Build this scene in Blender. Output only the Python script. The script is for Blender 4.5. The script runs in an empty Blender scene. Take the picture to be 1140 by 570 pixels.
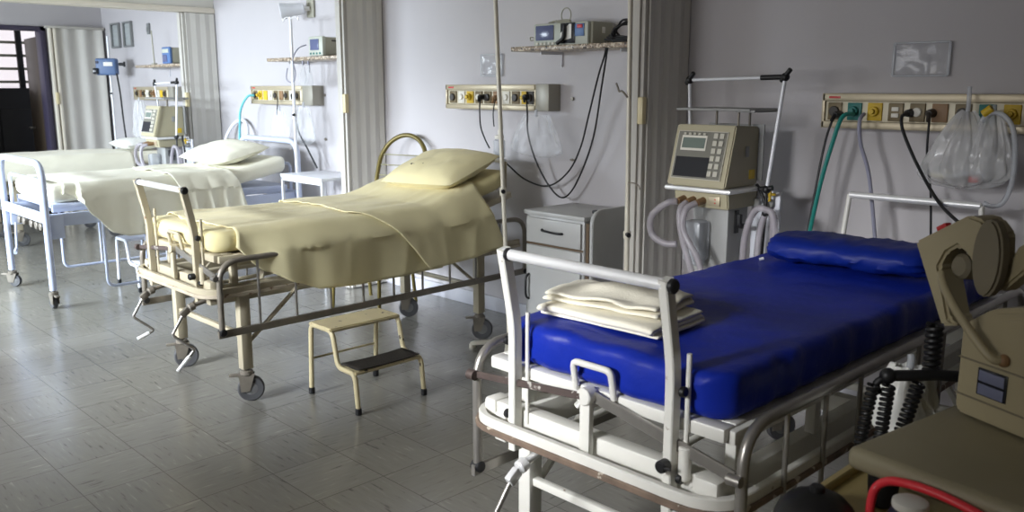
import bpy, bmesh, math, random
from mathutils import Vector, Matrix, noise
random.seed(7)
SC = bpy.context.scene
COL = SC.collection
PI = math.pi
R = math.radians

# ------------------------------------------------------------------ camera
F_PX, PITCH, YAW, EYE = 966.6, 11.0, 45.73, 1.55
cam_d = bpy.data.cameras.new('camera'); cam = bpy.data.objects.new('camera', cam_d); COL.objects.link(cam)
cam.location = (0, 0, EYE); cam.rotation_euler = (R(90 - PITCH), 0, R(YAW))
cam_d.sensor_width = 36; cam_d.lens = F_PX / 1140 * 36; cam_d.clip_start = .05
cam_d.dof.use_dof = True; cam_d.dof.focus_distance = 3.6; cam_d.dof.aperture_fstop = 5.0
SC.camera = cam

# ------------------------------------------------------------------ light, exposure
SC.view_settings.view_transform = 'Standard'; SC.view_settings.look = 'None'
SC.view_settings.gamma = 1; SC.view_settings.use_curve_mapping = False
SC.view_settings.exposure = 0.0
W = bpy.data.worlds.new('sky'); SC.world = W; W.use_nodes = True
W.node_tree.nodes['Background'].inputs[0].default_value = (.75, .85, 1, 1)
W.node_tree.nodes['Background'].inputs[1].default_value = .6

def area(name, loc, rot, sx, sy, power, col):
    l = bpy.data.lights.new(name, 'AREA'); l.shape = 'RECTANGLE'; l.size = sx; l.size_y = sy
    l.energy = power; l.color = col
    o = bpy.data.objects.new(name, l); COL.objects.link(o); o.location = loc; o.rotation_euler = rot
    return o
DAY = (.87, .93, 1.0)
# daylight from the left windows opposite the beds, plus shaped spots and added fills
def front_wall_lamp(x, z, w, h, power, aim, spread, col):
    o = area('window_daylight', (x, -2.1, z), (0, 0, 0), w, h, power, col)
    o.rotation_euler = (Vector(aim) - o.location).to_track_quat('-Z', 'Y').to_euler(); o.data.spread = R(spread)
front_wall_lamp(-9.4, 1.8, 2.6, 1.2, 225, (-9.2, 1.6, .0), 125, (.80, .90, 1.0))
front_wall_lamp(-6.75, 1.95, 1.4, .9, 118, (-7.2, 2.1, .2), 80, (.80, .90, 1.0))
front_wall_lamp(-4.2, 2.2, 2.0, .5, 34, (-4.8, 2.0, .45), 38, DAY)  # beam narrowed and aimed to brighten the middle bed, not the wall
front_wall_lamp(-4.2, 1.5, 2.0, .9, 42, (-2.6, 4, 1.9), 165, (.97, .97, 1.0))  # added broad fill for the walls and the right bay
front_wall_lamp(-2.1, 2.25, .9, .35, 10.5, (-1.95, 1.75, .72), 32, (.95, .97, 1.0))  # added spot on the linen and foot of the blue bed
front_wall_lamp(-2.1, 1.6, .9, 1.0, 15, (-2.3, 4, 1.9), 150, (1.0, .97, .93))  # weak added fill that lifts the dim right wall

# ------------------------------------------------------------------ materials
def c(r, g, b):
    f = lambda v: (v / 255 / 12.92) if v / 255 <= .04045 else ((v / 255 + .055) / 1.055) ** 2.4
    return (f(r), f(g), f(b), 1)

def pm(name, rgb, rough=.5, metal=0., var=.06, vs=6., bump=0., bs=60., spots=None, spot_amt=.62, spot_scale=14., alpha=1., coat=0., sheen=0., stretch=None):
    m = bpy.data.materials.new(name); m.use_nodes = True
    nt = m.node_tree; N = nt.nodes; L = nt.links
    b = N['Principled BSDF']
    b.inputs['Roughness'].default_value = rough; b.inputs['Metallic'].default_value = metal
    b.inputs['Alpha'].default_value = alpha; b.inputs['Coat Weight'].default_value = coat
    b.inputs['Sheen Weight'].default_value = sheen
    tc = N.new('ShaderNodeTexCoord'); src = tc.outputs['Object']
    if stretch:
        mp = N.new('ShaderNodeMapping'); mp.inputs['Scale'].default_value = stretch
        L.new(src, mp.inputs[0]); src = mp.outputs[0]
    n = N.new('ShaderNodeTexNoise'); n.inputs['Scale'].default_value = vs; n.inputs['Detail'].default_value = 4
    L.new(src, n.inputs['Vector'])
    rp = N.new('ShaderNodeValToRGB'); L.new(n.outputs[0], rp.inputs[0])
    base = c(*rgb)
    rp.color_ramp.elements[0].position = .3; rp.color_ramp.elements[1].position = .7
    rp.color_ramp.elements[0].color = tuple(v * (1 - var) for v in base[:3]) + (1,)
    rp.color_ramp.elements[1].color = tuple(min(1, v * (1 + var)) for v in base[:3]) + (1,)
    out = rp.outputs[0]
    if spots:
        n2 = N.new('ShaderNodeTexNoise'); n2.inputs['Scale'].default_value = spot_scale; n2.inputs['Detail'].default_value = 6
        L.new(tc.outputs['Object'], n2.inputs['Vector'])
        r2 = N.new('ShaderNodeValToRGB'); L.new(n2.outputs[0], r2.inputs[0])
        r2.color_ramp.elements[0].position = spot_amt; r2.color_ramp.elements[1].position = spot_amt + .03
        r2.color_ramp.elements[0].color = (0, 0, 0, 1); r2.color_ramp.elements[1].color = (1, 1, 1, 1)
        mx = N.new('ShaderNodeMix'); mx.data_type = 'RGBA'
        L.new(r2.outputs[0], mx.inputs[0]); L.new(out, mx.inputs[6]); mx.inputs[7].default_value = c(*spots)
        out = mx.outputs[2]
    L.new(out, b.inputs['Base Color'])
    if bump:
        n3 = N.new('ShaderNodeTexNoise'); n3.inputs['Scale'].default_value = bs; n3.inputs['Detail'].default_value = 5
        L.new(src, n3.inputs['Vector'])
        bp = N.new('ShaderNodeBump'); bp.inputs['Strength'].default_value = bump; bp.inputs['Distance'].default_value = .01
        L.new(n3.outputs[0], bp.inputs['Height']); L.new(bp.outputs[0], b.inputs['Normal'])
    return m

def emis(name, rgb, strength):
    m = bpy.data.materials.new(name); m.use_nodes = True
    b = m.node_tree.nodes['Principled BSDF']; b.inputs['Base Color'].default_value = c(*rgb)
    b.inputs['Emission Color'].default_value = c(*rgb); b.inputs['Emission Strength'].default_value = strength
    return m

def floor_mat():
    m = bpy.data.materials.new('vinyl_tile_floor'); m.use_nodes = True
    nt = m.node_tree; N = nt.nodes; L = nt.links; b = N['Principled BSDF']
    def mth(op, a, bb=None, cc=None):
        n = N.new('ShaderNodeMath'); n.operation = op
        for i, v in enumerate((a, bb, cc)):
            if v is None: continue
            if hasattr(v, 'links') or hasattr(v, 'is_output'): L.new(v, n.inputs[i])
            else: n.inputs[i].default_value = v
        return n.outputs[0]
    tc = N.new('ShaderNodeTexCoord'); sp = N.new('ShaderNodeSeparateXYZ'); L.new(tc.outputs['Object'], sp.inputs[0])
    x, y = sp.outputs[0], sp.outputs[1]
    tx = mth('DIVIDE', mth('ADD', x, 2.72), .332); ty = mth('DIVIDE', mth('SUBTRACT', y, .99), .311)
    fx, fy = mth('FLOOR', tx), mth('FLOOR', ty)
    ux, uy = mth('FRACT', tx), mth('FRACT', ty)
    chk = mth('ABSOLUTE', mth('MODULO', mth('ADD', fx, fy), 2.0))
    cid = N.new('ShaderNodeCombineXYZ'); L.new(fx, cid.inputs[0]); L.new(fy, cid.inputs[1])
    wn = N.new('ShaderNodeTexWhiteNoise'); wn.noise_dimensions = '2D'; L.new(cid.outputs[0], wn.inputs[0])
    off = mth('MULTIPLY', wn.outputs[0], 40.0)
    def streak(ax, ay):
        cb = N.new('ShaderNodeCombineXYZ'); L.new(mth('MULTIPLY', x, ax), cb.inputs[0]); L.new(mth('MULTIPLY', y, ay), cb.inputs[1]); L.new(off, cb.inputs[2])
        n = N.new('ShaderNodeTexNoise'); n.inputs['Scale'].default_value = 1; n.inputs['Detail'].default_value = 3; L.new(cb.outputs[0], n.inputs[0])
        return n.outputs[0]
    s = N.new('ShaderNodeMix'); s.data_type = 'FLOAT'; L.new(chk, s.inputs[0]); L.new(streak(9, 70), s.inputs[2]); L.new(streak(70, 9), s.inputs[3])
    rp = N.new('ShaderNodeValToRGB'); L.new(s.outputs[0], rp.inputs[0])
    e = rp.color_ramp.elements; e[0].position = .28; e[0].color = c(94, 92, 86); e[1].position = .76; e[1].color = c(150, 147, 140)
    a = rp.color_ramp.elements.new(.36); a.color = c(123, 121, 114)
    a = rp.color_ramp.elements.new(.64); a.color = c(128, 126, 119)
    tv = N.new('ShaderNodeMix'); tv.data_type = 'RGBA'; tv.blend_type = 'MULTIPLY'; tv.inputs[0].default_value = 1
    tone = mth('MULTIPLY_ADD', wn.outputs[0], .10, .92)
    tcb = N.new('ShaderNodeCombineXYZ'); [L.new(tone, tcb.inputs[i]) for i in range(3)]
    L.new(rp.outputs[0], tv.inputs[6]); L.new(tcb.outputs[0], tv.inputs[7])
    gx = mth('MINIMUM', ux, mth('SUBTRACT', 1.0, ux)); gy = mth('MINIMUM', uy, mth('SUBTRACT', 1.0, uy))
    g = mth('LESS_THAN', mth('MINIMUM', gx, gy), .0055)
    gm = N.new('ShaderNodeMix'); gm.data_type = 'RGBA'; L.new(g, gm.inputs[0]); L.new(tv.outputs[2], gm.inputs[6]); gm.inputs[7].default_value = c(88, 85, 78)
    L.new(gm.outputs[2], b.inputs['Base Color'])
    n = N.new('ShaderNodeTexNoise'); n.inputs['Scale'].default_value = 2.2; n.inputs['Detail'].default_value = 5; L.new(tc.outputs['Object'], n.inputs[0])
    rr = N.new('ShaderNodeMapRange'); L.new(n.outputs[0], rr.inputs[0]); rr.inputs[3].default_value = .17; rr.inputs[4].default_value = .30
    L.new(rr.outputs[0], b.inputs['Roughness'])
    n4 = N.new('ShaderNodeTexNoise'); n4.inputs['Scale'].default_value = 7; L.new(tc.outputs['Object'], n4.inputs[0])
    bp = N.new('ShaderNodeBump'); bp.inputs['Strength'].default_value = .05; bp.inputs['Distance'].default_value = .02
    L.new(n4.outputs[0], bp.inputs['Height']); L.new(bp.outputs[0], b.inputs['Normal'])
    b.inputs['IOR'].default_value = 1.55; b.inputs['Coat Weight'].default_value = .15; b.inputs['Coat Roughness'].default_value = .2
    return m

def granite_mat():
    m = pm('speckled_granite', (176, 160, 140), .35, var=.1, vs=20)
    nt = m.node_tree; N = nt.nodes; L = nt.links; b = N['Principled BSDF']
    v = N.new('ShaderNodeTexVoronoi'); v.inputs['Scale'].default_value = 75
    tc = N.new('ShaderNodeTexCoord'); L.new(tc.outputs['Object'], v.inputs['Vector'])
    rp = N.new('ShaderNodeValToRGB'); L.new(v.outputs['Color'], rp.inputs[0]); rp.color_ramp.interpolation = 'CONSTANT'
    e = rp.color_ramp.elements; e[0].color = c(70, 60, 52); e[1].position = .25; e[1].color = c(150, 132, 112)
    x = e.new(.55); x.color = c(205, 192, 172); x = e.new(.85); x.color = c(120, 96, 80)
    L.new(rp.outputs[0], b.inputs['Base Color'])
    return m

M = {}
M['wall'] = pm('lilac_wall_paint', (187, 183, 185), .55, var=.025, vs=1.6, bump=.05, bs=90)
M['ceil'] = pm('ceiling_paint', (225, 222, 214), .8, var=.02)
M['floor'] = floor_mat()
M['base'] = pm('baseboard_paint', (196, 196, 204), .4, var=.04)
M['trim'] = pm('cream_trim', (230, 222, 206), .5, var=.03)
M['fold'] = pm('folding_door_vinyl', (208, 205, 198), .5, var=.03, vs=3)
M['foldpost'] = pm('folding_door_post', (186, 182, 174), .45, var=.03)
M['ivory'] = pm('ivory_plastic', (214, 200, 158), .4, var=.03)
M['paint'] = pm('bed_cream_paint', (178, 168, 144), .4, var=.05, vs=9, spots=(120, 92, 62), spot_amt=.71, spot_scale=22)
M['paintw'] = pm('bed_white_paint', (222, 220, 212), .35, var=.04, vs=9, spots=(130, 104, 80), spot_amt=.72, spot_scale=20)
M['paintb'] = pm('bed_pale_blue_paint', (196, 204, 226), .35, var=.03, vs=6)
M['rust'] = pm('worn_brown_rubber', (116, 98, 84), .7, var=.25, vs=18, spots=(190, 180, 165), spot_amt=.6, spot_scale=26)
M['linkrust'] = pm('rusted_dark_bar', (84, 72, 68), .55, .3, var=.2, vs=20, spots=(190, 186, 178), spot_amt=.63, spot_scale=24)
M['rustw'] = pm('worn_cream_rubber', (176, 164, 144), .6, var=.15, vs=18, spots=(110, 84, 62), spot_amt=.62, spot_scale=26)
M['chrome'] = pm('chrome_tube', (242, 242, 242), .3, .35, var=.04)
M['steel'] = pm('dull_steel', (158, 154, 148), .34, .7, var=.12, vs=14)
M['dsteel'] = pm('dark_steel', (128, 121, 110), .42, .3, var=.15, vs=14)
M['blacks'] = pm('black_metal', (30, 30, 32), .4, .2, var=.1)
M['black'] = pm('black_rubber', (24, 24, 26), .45, var=.1)
M['cable'] = pm('black_cable', (20, 20, 23), .5, var=.1)
M['wheel'] = pm('grey_rubber_wheel', (74, 74, 76), .6, var=.1)
M['hub'] = pm('grey_wheel_hub', (120, 120, 120), .5, .3, var=.08)
M['vinyl'] = pm('blue_vinyl', (19, 42, 150), .42, var=.1, vs=5, bump=.6, bs=10)
M['vinyl'].node_tree.nodes['Principled BSDF'].inputs['Specular IOR Level'].default_value = .22
M['pillowv'] = pm('blue_vinyl_pillow', (13, 36, 122), .46, var=.12, vs=6, bump=.25, bs=13)
M['pillowv'].node_tree.nodes['Principled BSDF'].inputs['Specular IOR Level'].default_value = .22
M['cream'] = pm('cream_cotton', (226, 215, 170), .85, var=.04, vs=5, bump=.12, bs=240, sheen=.1)
M['creamd'] = pm('cream_cotton_fitted', (216, 203, 152), .85, var=.05, vs=5, bump=.15, bs=200, sheen=.1)
M['ivoryc'] = pm('ivory_cotton', (244, 240, 220), .85, var=.03, vs=5, bump=.12, bs=240, sheen=.1)
M['whitec'] = pm('white_cotton', (238, 238, 232), .85, var=.02, vs=5, bump=.1, bs=200)
M['towel'] = pm('natural_cotton', (240, 234, 214), .9, var=.05, vs=7, bump=.2, bs=170, sheen=.1)
M['toweledge'] = pm('cotton_fold_edges', (216, 198, 150), .9, var=.12, vs=10, bump=.2, bs=150)
M['stool'] = pm('stool_cream_paint', (206, 192, 152), .42, var=.08, vs=8, spots=(60, 44, 32), spot_amt=.66, spot_scale=17)
M['stoolw'] = pm('stool_white_paint', (226, 228, 236), .4, var=.03)
M['tread'] = pm('black_ribbed_rubber', (40, 35, 30), .7, var=.3, vs=30, bump=.4, bs=120)
M['cab'] = pm('cabinet_white_enamel', (178, 178, 176), .35, var=.03)
M['cabedge'] = pm('cabinet_edge', (176, 160, 130), .5, var=.1)
M['gap'] = pm('dark_gap', (96, 78, 58), .7, var=.1)
M['panel'] = pm('gas_rail_aluminium', (184, 172, 146), .38, .35, var=.05, vs=8)
M['panelin'] = pm('gas_rail_face', (214, 206, 182), .45, .1, var=.04, vs=8)
M['panelend'] = pm('gas_rail_end_cover', (158, 154, 142), .4, .2, var=.03)
M['oblk'] = pm('outlet_dark', (52, 46, 40), .5, var=.1)
M['oteal'] = pm('outlet_teal', (22, 110, 104), .5, var=.08)
M['oyel'] = pm('outlet_yellow', (206, 172, 34), .5, var=.08)
M['obrn'] = pm('outlet_brown', (140, 108, 74), .5, var=.08)
M['owht'] = pm('outlet_white', (226, 222, 210), .45, var=.04)
M['obronze'] = pm('outlet_plate', (112, 98, 70), .45, .2, var=.08)
M['granite'] = granite_mat()
M['mon'] = pm('monitor_grey_plastic', (164, 162, 146), .5, var=.03)
M['monf'] = pm('monitor_front_plastic', (186, 190, 178), .45, var=.03)
M['screen'] = pm('blue_grey_screen', (92, 100, 136), .18, var=.05)
M['lcd'] = pm('lcd_green_grey', (112, 124, 116), .25, var=.03)
M['dark'] = pm('dark_glass', (34, 36, 42), .2, var=.05)
M['blue'] = pm('blue_plastic', (84, 116, 166), .45, var=.05)
M['pump'] = pm('pump_blue_plastic', (86, 110, 150), .45, var=.06)
M['sticker'] = pm('white_sticker', (232, 230, 224), .6, var=.02)
M['red'] = pm('red_plastic', (196, 38, 40), .4, var=.05)
M['redtube'] = pm('red_rubber_tube', (240, 58, 70), .35, var=.05)
M['yellow'] = pm('yellow_sticker', (220, 186, 40), .5, var=.03)
M['vent'] = pm('ventilator_beige', (176, 168, 140), .45, var=.05, vs=5)
M['ventg'] = pm('ventilator_grey', (150, 150, 148), .45, var=.04)
M['ventp'] = pm('ventilator_panel', (120, 118, 108), .4, var=.04)
M['key'] = pm('keypad_key', (196, 192, 178), .5, var=.03)
M['hose'] = pm('corrugated_hose', (178, 172, 178), .35, var=.04, alpha=.62)
M['gauze'] = pm('clear_plastic', (222, 224, 228), .16, var=.05, alpha=.15, bump=.5, bs=14)
M['clear'] = pm('clear_plastic_bag', (222, 222, 222), .16, var=.05, alpha=.36, bump=.5, bs=14)
M['clearb'] = pm('clear_plastic_tube', (214, 218, 224), .25, var=.05, alpha=.55)
M['sleeve'] = pm('clear_document_sleeve', (215, 217, 222), .12, var=.02, alpha=.22, bump=.5, bs=9)
M['teal'] = pm('teal_hose', (30, 132, 122), .4, var=.05)
M['aqua'] = pm('aqua_hose', (110, 196, 206), .4, var=.05)
M['ghose'] = pm('grey_hose', (150, 150, 168), .4, var=.05)
M['ivpole'] = pm('iv_pole_cream_enamel', (208, 202, 186), .35, .1, var=.04)
M['ivwhite'] = pm('iv_pole_white_enamel', (232, 234, 238), .35, .1, var=.02)
M['olive'] = pm('olive_gold_tube', (104, 92, 44), .35, .3, var=.08)
M['wire'] = pm('pale_wire', (150, 146, 118), .35, .3, var=.04)
M['chairw'] = pm('white_tube', (226, 228, 234), .35, var=.02)
M['seat'] = pm('seat_vinyl', (150, 138, 96), .5, var=.05)
M['seatw'] = pm('white_seat_vinyl', (222, 222, 226), .5, var=.03)
M['ventgrey'] = pm('grey_grille', (128, 130, 130), .5, .2, var=.05)
M['ventin'] = pm('grille_mesh', (168, 172, 172), .6, .1, var=.12, vs=60)
M['frame'] = pm('purple_grey_door_frame', (60, 54, 74), .45, var=.05)
M['leaf'] = pm('brown_door_leaf', (74, 62, 48), .45, var=.12, vs=3, stretch=(8, 8, .6))
M['gate'] = pm('black_gate', (22, 20, 22), .5, var=.1)
M['cart'] = pm('trolley_yellow_laminate', (190, 172, 116), .45, var=.05)
M['cartb'] = pm('trolley_body', (178, 168, 140), .5, var=.04)
M['tray'] = pm('tray_grey_beige', (150, 142, 116), .5, var=.04)
M['dev'] = pm('device_beige_plastic', (164, 153, 122), .5, var=.03)
M['devd'] = pm('device_recess', (120, 112, 92), .6, var=.04)  # darker device beige; on the hinge lobe it stands in for shadow
M['navy'] = pm('navy_tape', (26, 28, 58), .5, var=.08)
M['label'] = pm('grey_blue_label', (112, 116, 140), .4, var=.06)
M['glassday'] = emis('bright_daylit_glass', (236, 230, 236), .95)

# ------------------------------------------------------------------ mesh builder
def fillet(pts, rad, n=6, closed=False):
    pts = [Vector(p) for p in pts]; out = []; m = len(pts)
    for i, p in enumerate(pts):
        if not closed and i in (0, m - 1): out.append(p); continue
        a = pts[i - 1]; b = pts[(i + 1) % m]
        da = (a - p); db = (b - p)
        r = min(rad, da.length * .49, db.length * .49)
        p0 = p + da.normalized() * r; p1 = p + db.normalized() * r
        for k in range(n + 1):
            t = k / n
            out.append(p0 * (1 - t) ** 2 + p * 2 * t * (1 - t) + p1 * t * t)
    return out

def smooth_path(pts, n=8):
    pts = [Vector(p) for p in pts]
    if len(pts) < 3: return pts
    out = []
    for i in range(len(pts) - 1):
        p0 = pts[max(i - 1, 0)]; p1 = pts[i]; p2 = pts[i + 1]; p3 = pts[min(i + 2, len(pts) - 1)]
        for k in range(n):
            t = k / n
            out.append(.5 * ((2 * p1) + (p2 - p0) * t + (2 * p0 - 5 * p1 + 4 * p2 - p3) * t * t + (3 * p1 - p0 - 3 * p2 + p3) * t ** 3))
    out.append(pts[-1])
    return out

class MB:
    def __init__(s): s.bm = bmesh.new()
    def _merge(s, tb, mat=None):
        if mat is not None: bmesh.ops.transform(tb, matrix=mat, verts=tb.verts)
        me = bpy.data.meshes.new('t'); tb.to_mesh(me); tb.free(); s.bm.from_mesh(me); bpy.data.meshes.remove(me)
        return s
    def box(s, cen, size, bev=.004, rz=0, rot=None, seg=2):
        tb = bmesh.new(); bmesh.ops.create_cube(tb, size=1)
        bmesh.ops.scale(tb, vec=size, verts=tb.verts)
        b = min(bev, min(size) * .45)
        if b > 0: bmesh.ops.bevel(tb, geom=list(tb.edges), offset=b, segments=seg, affect='EDGES', profile=.5)
        m = Matrix.Translation(cen) @ (rot.to_4x4() if rot else Matrix.Rotation(rz, 4, 'Z'))
        return s._merge(tb, m)
    def sweep(s, pts, sec, closed=False, cap=True, up=None):
        pts = [Vector(p) for p in pts]; n = len(pts); k = len(sec); rings = []
        T = []
        for i in range(n):
            a = pts[i - 1] if (i > 0 or closed) else pts[i]; b = pts[(i + 1) % n] if (i < n - 1 or closed) else pts[i]
            t = (b - a); T.append(t.normalized() if t.length > 1e-9 else Vector((0, 0, 1)))
        u = Vector(up) if up else (Vector((0, 0, 1)) if abs(T[0].z) < .9 else Vector((1, 0, 0)))
        u = (u - T[0] * u.dot(T[0])).normalized()
        for i in range(n):
            if i > 0:
                if up and abs(T[i].dot(Vector(up))) < .95:
                    u = Vector(up); u = (u - T[i] * u.dot(T[i])).normalized()
                else:
                    u = (T[i - 1].rotation_difference(T[i]) @ u); u = (u - T[i] * u.dot(T[i])).normalized()
            v = T[i].cross(u)
            sc = sec if not callable(sec) else sec(i)
            rings.append([s.bm.verts.new(pts[i] + v * a + u * b) for a, b in sc])
        for i in range(n if closed else n - 1):
            r0 = rings[i]; r1 = rings[(i + 1) % n]
            for j in range(k):
                s.bm.faces.new((r0[j], r0[(j + 1) % k], r1[(j + 1) % k], r1[j]))
        if cap and not closed:
            s.bm.faces.new(rings[0][::-1]); s.bm.faces.new(rings[-1])
        return s
    def tube(s, pts, r, seg=10, closed=False, fil=0, up=None):
        if fil: pts = fillet(pts, fil, closed=closed)
        return s.sweep(pts, [(r * math.cos(2 * PI * j / seg), r * math.sin(2 * PI * j / seg)) for j in range(seg)], closed, up=up)
    def bar(s, pts, w, h, fil=0, closed=False, up=None, b=.003):
        if fil: pts = fillet(pts, fil, closed=closed)
        x, y = w / 2, h / 2; b = min(b, x * .8, y * .8)
        sec = [(x - b, -y), (x, -y + b), (x, y - b), (x - b, y), (-x + b, y), (-x, y - b), (-x, -y + b), (-x + b, -y)]
        return s.sweep(pts, sec, closed, up=up)
    def cyl(s, p0, p1, r, r2=None, seg=18, bev=0):
        p0 = Vector(p0); p1 = Vector(p1); r2 = r if r2 is None else r2
        d = (p1 - p0); L_ = d.length; d.normalize()
        st = [(0, r - bev)] + ([(bev, r)] if bev else []) + ([(L_ - bev, r2)] if bev else []) + [(L_, r2 - bev)]
        u = d.orthogonal().normalized(); v = d.cross(u); rings = []
        for a, rr in st:
            rings.append([s.bm.verts.new(p0 + d * a + (u * math.cos(2 * PI * j / seg) + v * math.sin(2 * PI * j / seg)) * rr) for j in range(seg)])
        for i in range(len(rings) - 1):
            for j in range(seg): s.bm.faces.new((rings[i][j], rings[i][(j + 1) % seg], rings[i + 1][(j + 1) % seg], rings[i + 1][j]))
        s.bm.faces.new(rings[0][::-1]); s.bm.faces.new(rings[-1])
        return s
    def lathe(s, prof, mat=None, seg=24):
        tb = bmesh.new(); rings = []
        for r, z in prof:
            rings.append([tb.verts.new((r * math.cos(2 * PI * j / seg), r * math.sin(2 * PI * j / seg), z)) for j in range(seg)])
        for i in range(len(rings) - 1):
            for j in range(seg): tb.faces.new((rings[i][j], rings[i][(j + 1) % seg], rings[i + 1][(j + 1) % seg], rings[i + 1][j]))
        tb.faces.new(rings[0][::-1]); tb.faces.new(rings[-1])
        return s._merge(tb, mat)
    def prism(s, poly, depth, mat, bev=0, seg=2):
        tb = bmesh.new()
        vs = [tb.verts.new((x, y, 0)) for x, y in poly]; f = tb.faces.new(vs)
        r = bmesh.ops.extrude_face_region(tb, geom=[f])
        bmesh.ops.translate(tb, vec=(0, 0, depth), verts=[g for g in r['geom'] if isinstance(g, bmesh.types.BMVert)])
        bmesh.ops.recalc_face_normals(tb, faces=tb.faces)
        if bev:
            es = [e for e in tb.edges if len(e.link_faces) == 2 and e.calc_face_angle(0) > .5]
            bmesh.ops.bevel(tb, geom=es, offset=bev, segments=seg, affect='EDGES')
        return s._merge(tb, mat)
    def ball(s, cen, rx, ry=None, rz=None, u=16, v=10):
        tb = bmesh.new(); bmesh.ops.create_uvsphere(tb, u_segments=u, v_segments=v, radius=1)
        return s._merge(tb, Matrix.Translation(cen) @ Matrix.Diagonal((rx, ry or rx, rz or rx, 1)))
    def grid(s, fn, nu, nv, closed_v=False):
        P = [[s.bm.verts.new(fn(i / (nu - 1), j / (nv if closed_v else nv - 1))) for j in range(nv)] for i in range(nu)]
        for i in range(nu - 1):
            for j in range(nv if closed_v else nv - 1):
                k = (j + 1) % nv
                s.bm.faces.new((P[i][j], P[i + 1][j], P[i + 1][k], P[i][k]))
        return P
    def build(s, name, mat, parent=None, ang=38, loc=None, rz=0, solid=0, sub=0):
        bmesh.ops.recalc_face_normals(s.bm, faces=s.bm.faces)
        me = bpy.data.meshes.new(name); s.bm.to_mesh(me); s.bm.free()
        me.materials.append(M[mat] if isinstance(mat, str) else mat)
        for p in me.polygons: p.use_smooth = True
        me.set_sharp_from_angle(angle=R(ang))
        o = bpy.data.objects.new(name, me); COL.objects.link(o)
        if parent: o.parent = parent
        if loc: o.location = loc
        if rz: o.rotation_euler.z = rz
        if solid:
            m = o.modifiers.new('thickness', 'SOLIDIFY'); m.thickness = solid; m.offset = 0
        if sub:
            m = o.modifiers.new('smooth', 'SUBSURF'); m.levels = sub; m.render_levels = sub
        return o

def each(s, name, mat, parent=None, ang=38):
    """every connected piece of the builder becomes an object of its own"""
    bm = s.bm; bm.verts.ensure_lookup_table(); seen = set(); out = []
    for v in bm.verts:
        if v in seen: continue
        st = [v]; seen.add(v); isl = []
        while st:
            a = st.pop(); isl.append(a)
            for e in a.link_edges:
                b = e.other_vert(a)
                if b not in seen: seen.add(b); st.append(b)
        n = MB(); mp = {a: n.bm.verts.new(a.co) for a in isl}
        for f in {f for a in isl for f in a.link_faces}: n.bm.faces.new([mp[a] for a in f.verts])
        out.append(n.build(name, mat, parent, ang))
    bm.free(); return out

def thing(name, label, cat, loc=(0, 0, 0), rz=0, group=None):
    o = bpy.data.objects.new(name, None); COL.objects.link(o); o.location = loc; o.rotation_euler.z = rz
    o.empty_display_size = .1
    return tag(o, label, cat, group)
def tag(o, label, cat, group=None):
    o['label'] = label; o['category'] = cat
    if group: o['group'] = group
    return o
def struct(o): o['kind'] = 'structure'; return o
def lab(o, label): o['label'] = label; return o
def copy_tree(o, parent=None):
    n = o.copy(); COL.objects.link(n)
    if parent: n.parent = parent
    for ch in list(o.children): copy_tree(ch, n)
    return n
def place(mb_obj_pts, cen):  # subtract an origin from world points
    cen = Vector(cen); return [Vector(p) - cen for p in mb_obj_pts]

# a pixel of the photograph turned into a point of a wall-parallel plane (used to read off where cables hang)
_A = R(YAW); _P = R(PITCH)
_fw = Vector((-math.sin(_A) * math.cos(_P), math.cos(_A) * math.cos(_P), -math.sin(_P)))
_rt = Vector((math.cos(_A), math.sin(_A), 0)); _up = _rt.cross(_fw)
def at(x, y, Y):
    d = _fw * F_PX + _rt * (x - 570) - _up * (y - 285)
    return Vector((0, 0, EYE)) + d * (Y / d.y)

# ================================================================== SETTING
XL, XR, YF, YB, ZC = -11.4, 1.6, -2.2, 4.08, 2.75
fl = MB().box(((XL + XR) / 2 - 1, (YF + YB) / 2, -.05), (XR - XL + 2.4, YB - YF + .4, .1), 0).build('floor', 'floor'); struct(fl)
# the tile pattern runs in the floor's own coordinates, so its origin is moved back to the room's zero
for v in fl.data.vertices: pass
struct(MB().box(((XL + XR) / 2 - 1, (YF + YB) / 2, ZC + .05), (XR - XL + 2.4, YB - YF + .4, .1), 0).build('ceiling', 'ceil'))
struct(MB().box(((XL + XR) / 2, YB + .1, ZC / 2), (XR - XL + .4, .2, ZC), 0).build('wall_back', 'wall'))
struct(MB().box((XR + .1, (YF + YB) / 2, ZC / 2), (.2, YB - YF, ZC), 0).build('wall_right', 'wall'))
# wall with the doorway at the far left end: opening Y 2.98..3.46, top 2.25
DY0, DY1, DZ = 2.55, 3.42, 2.25
wl = MB()
wl.box((XL - .1, (YF + DY0) / 2, ZC / 2), (.2, DY0 - YF, ZC), 0)
wl.box((XL - .1, (DY1 + YB) / 2, ZC / 2), (.2, YB - DY1, ZC), 0)
wl.box((XL - .1, (DY0 + DY1) / 2, (DZ + ZC) / 2), (.2, DY1 - DY0, ZC - DZ), 0)
struct(wl.build('wall_left', 'wall'))
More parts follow.
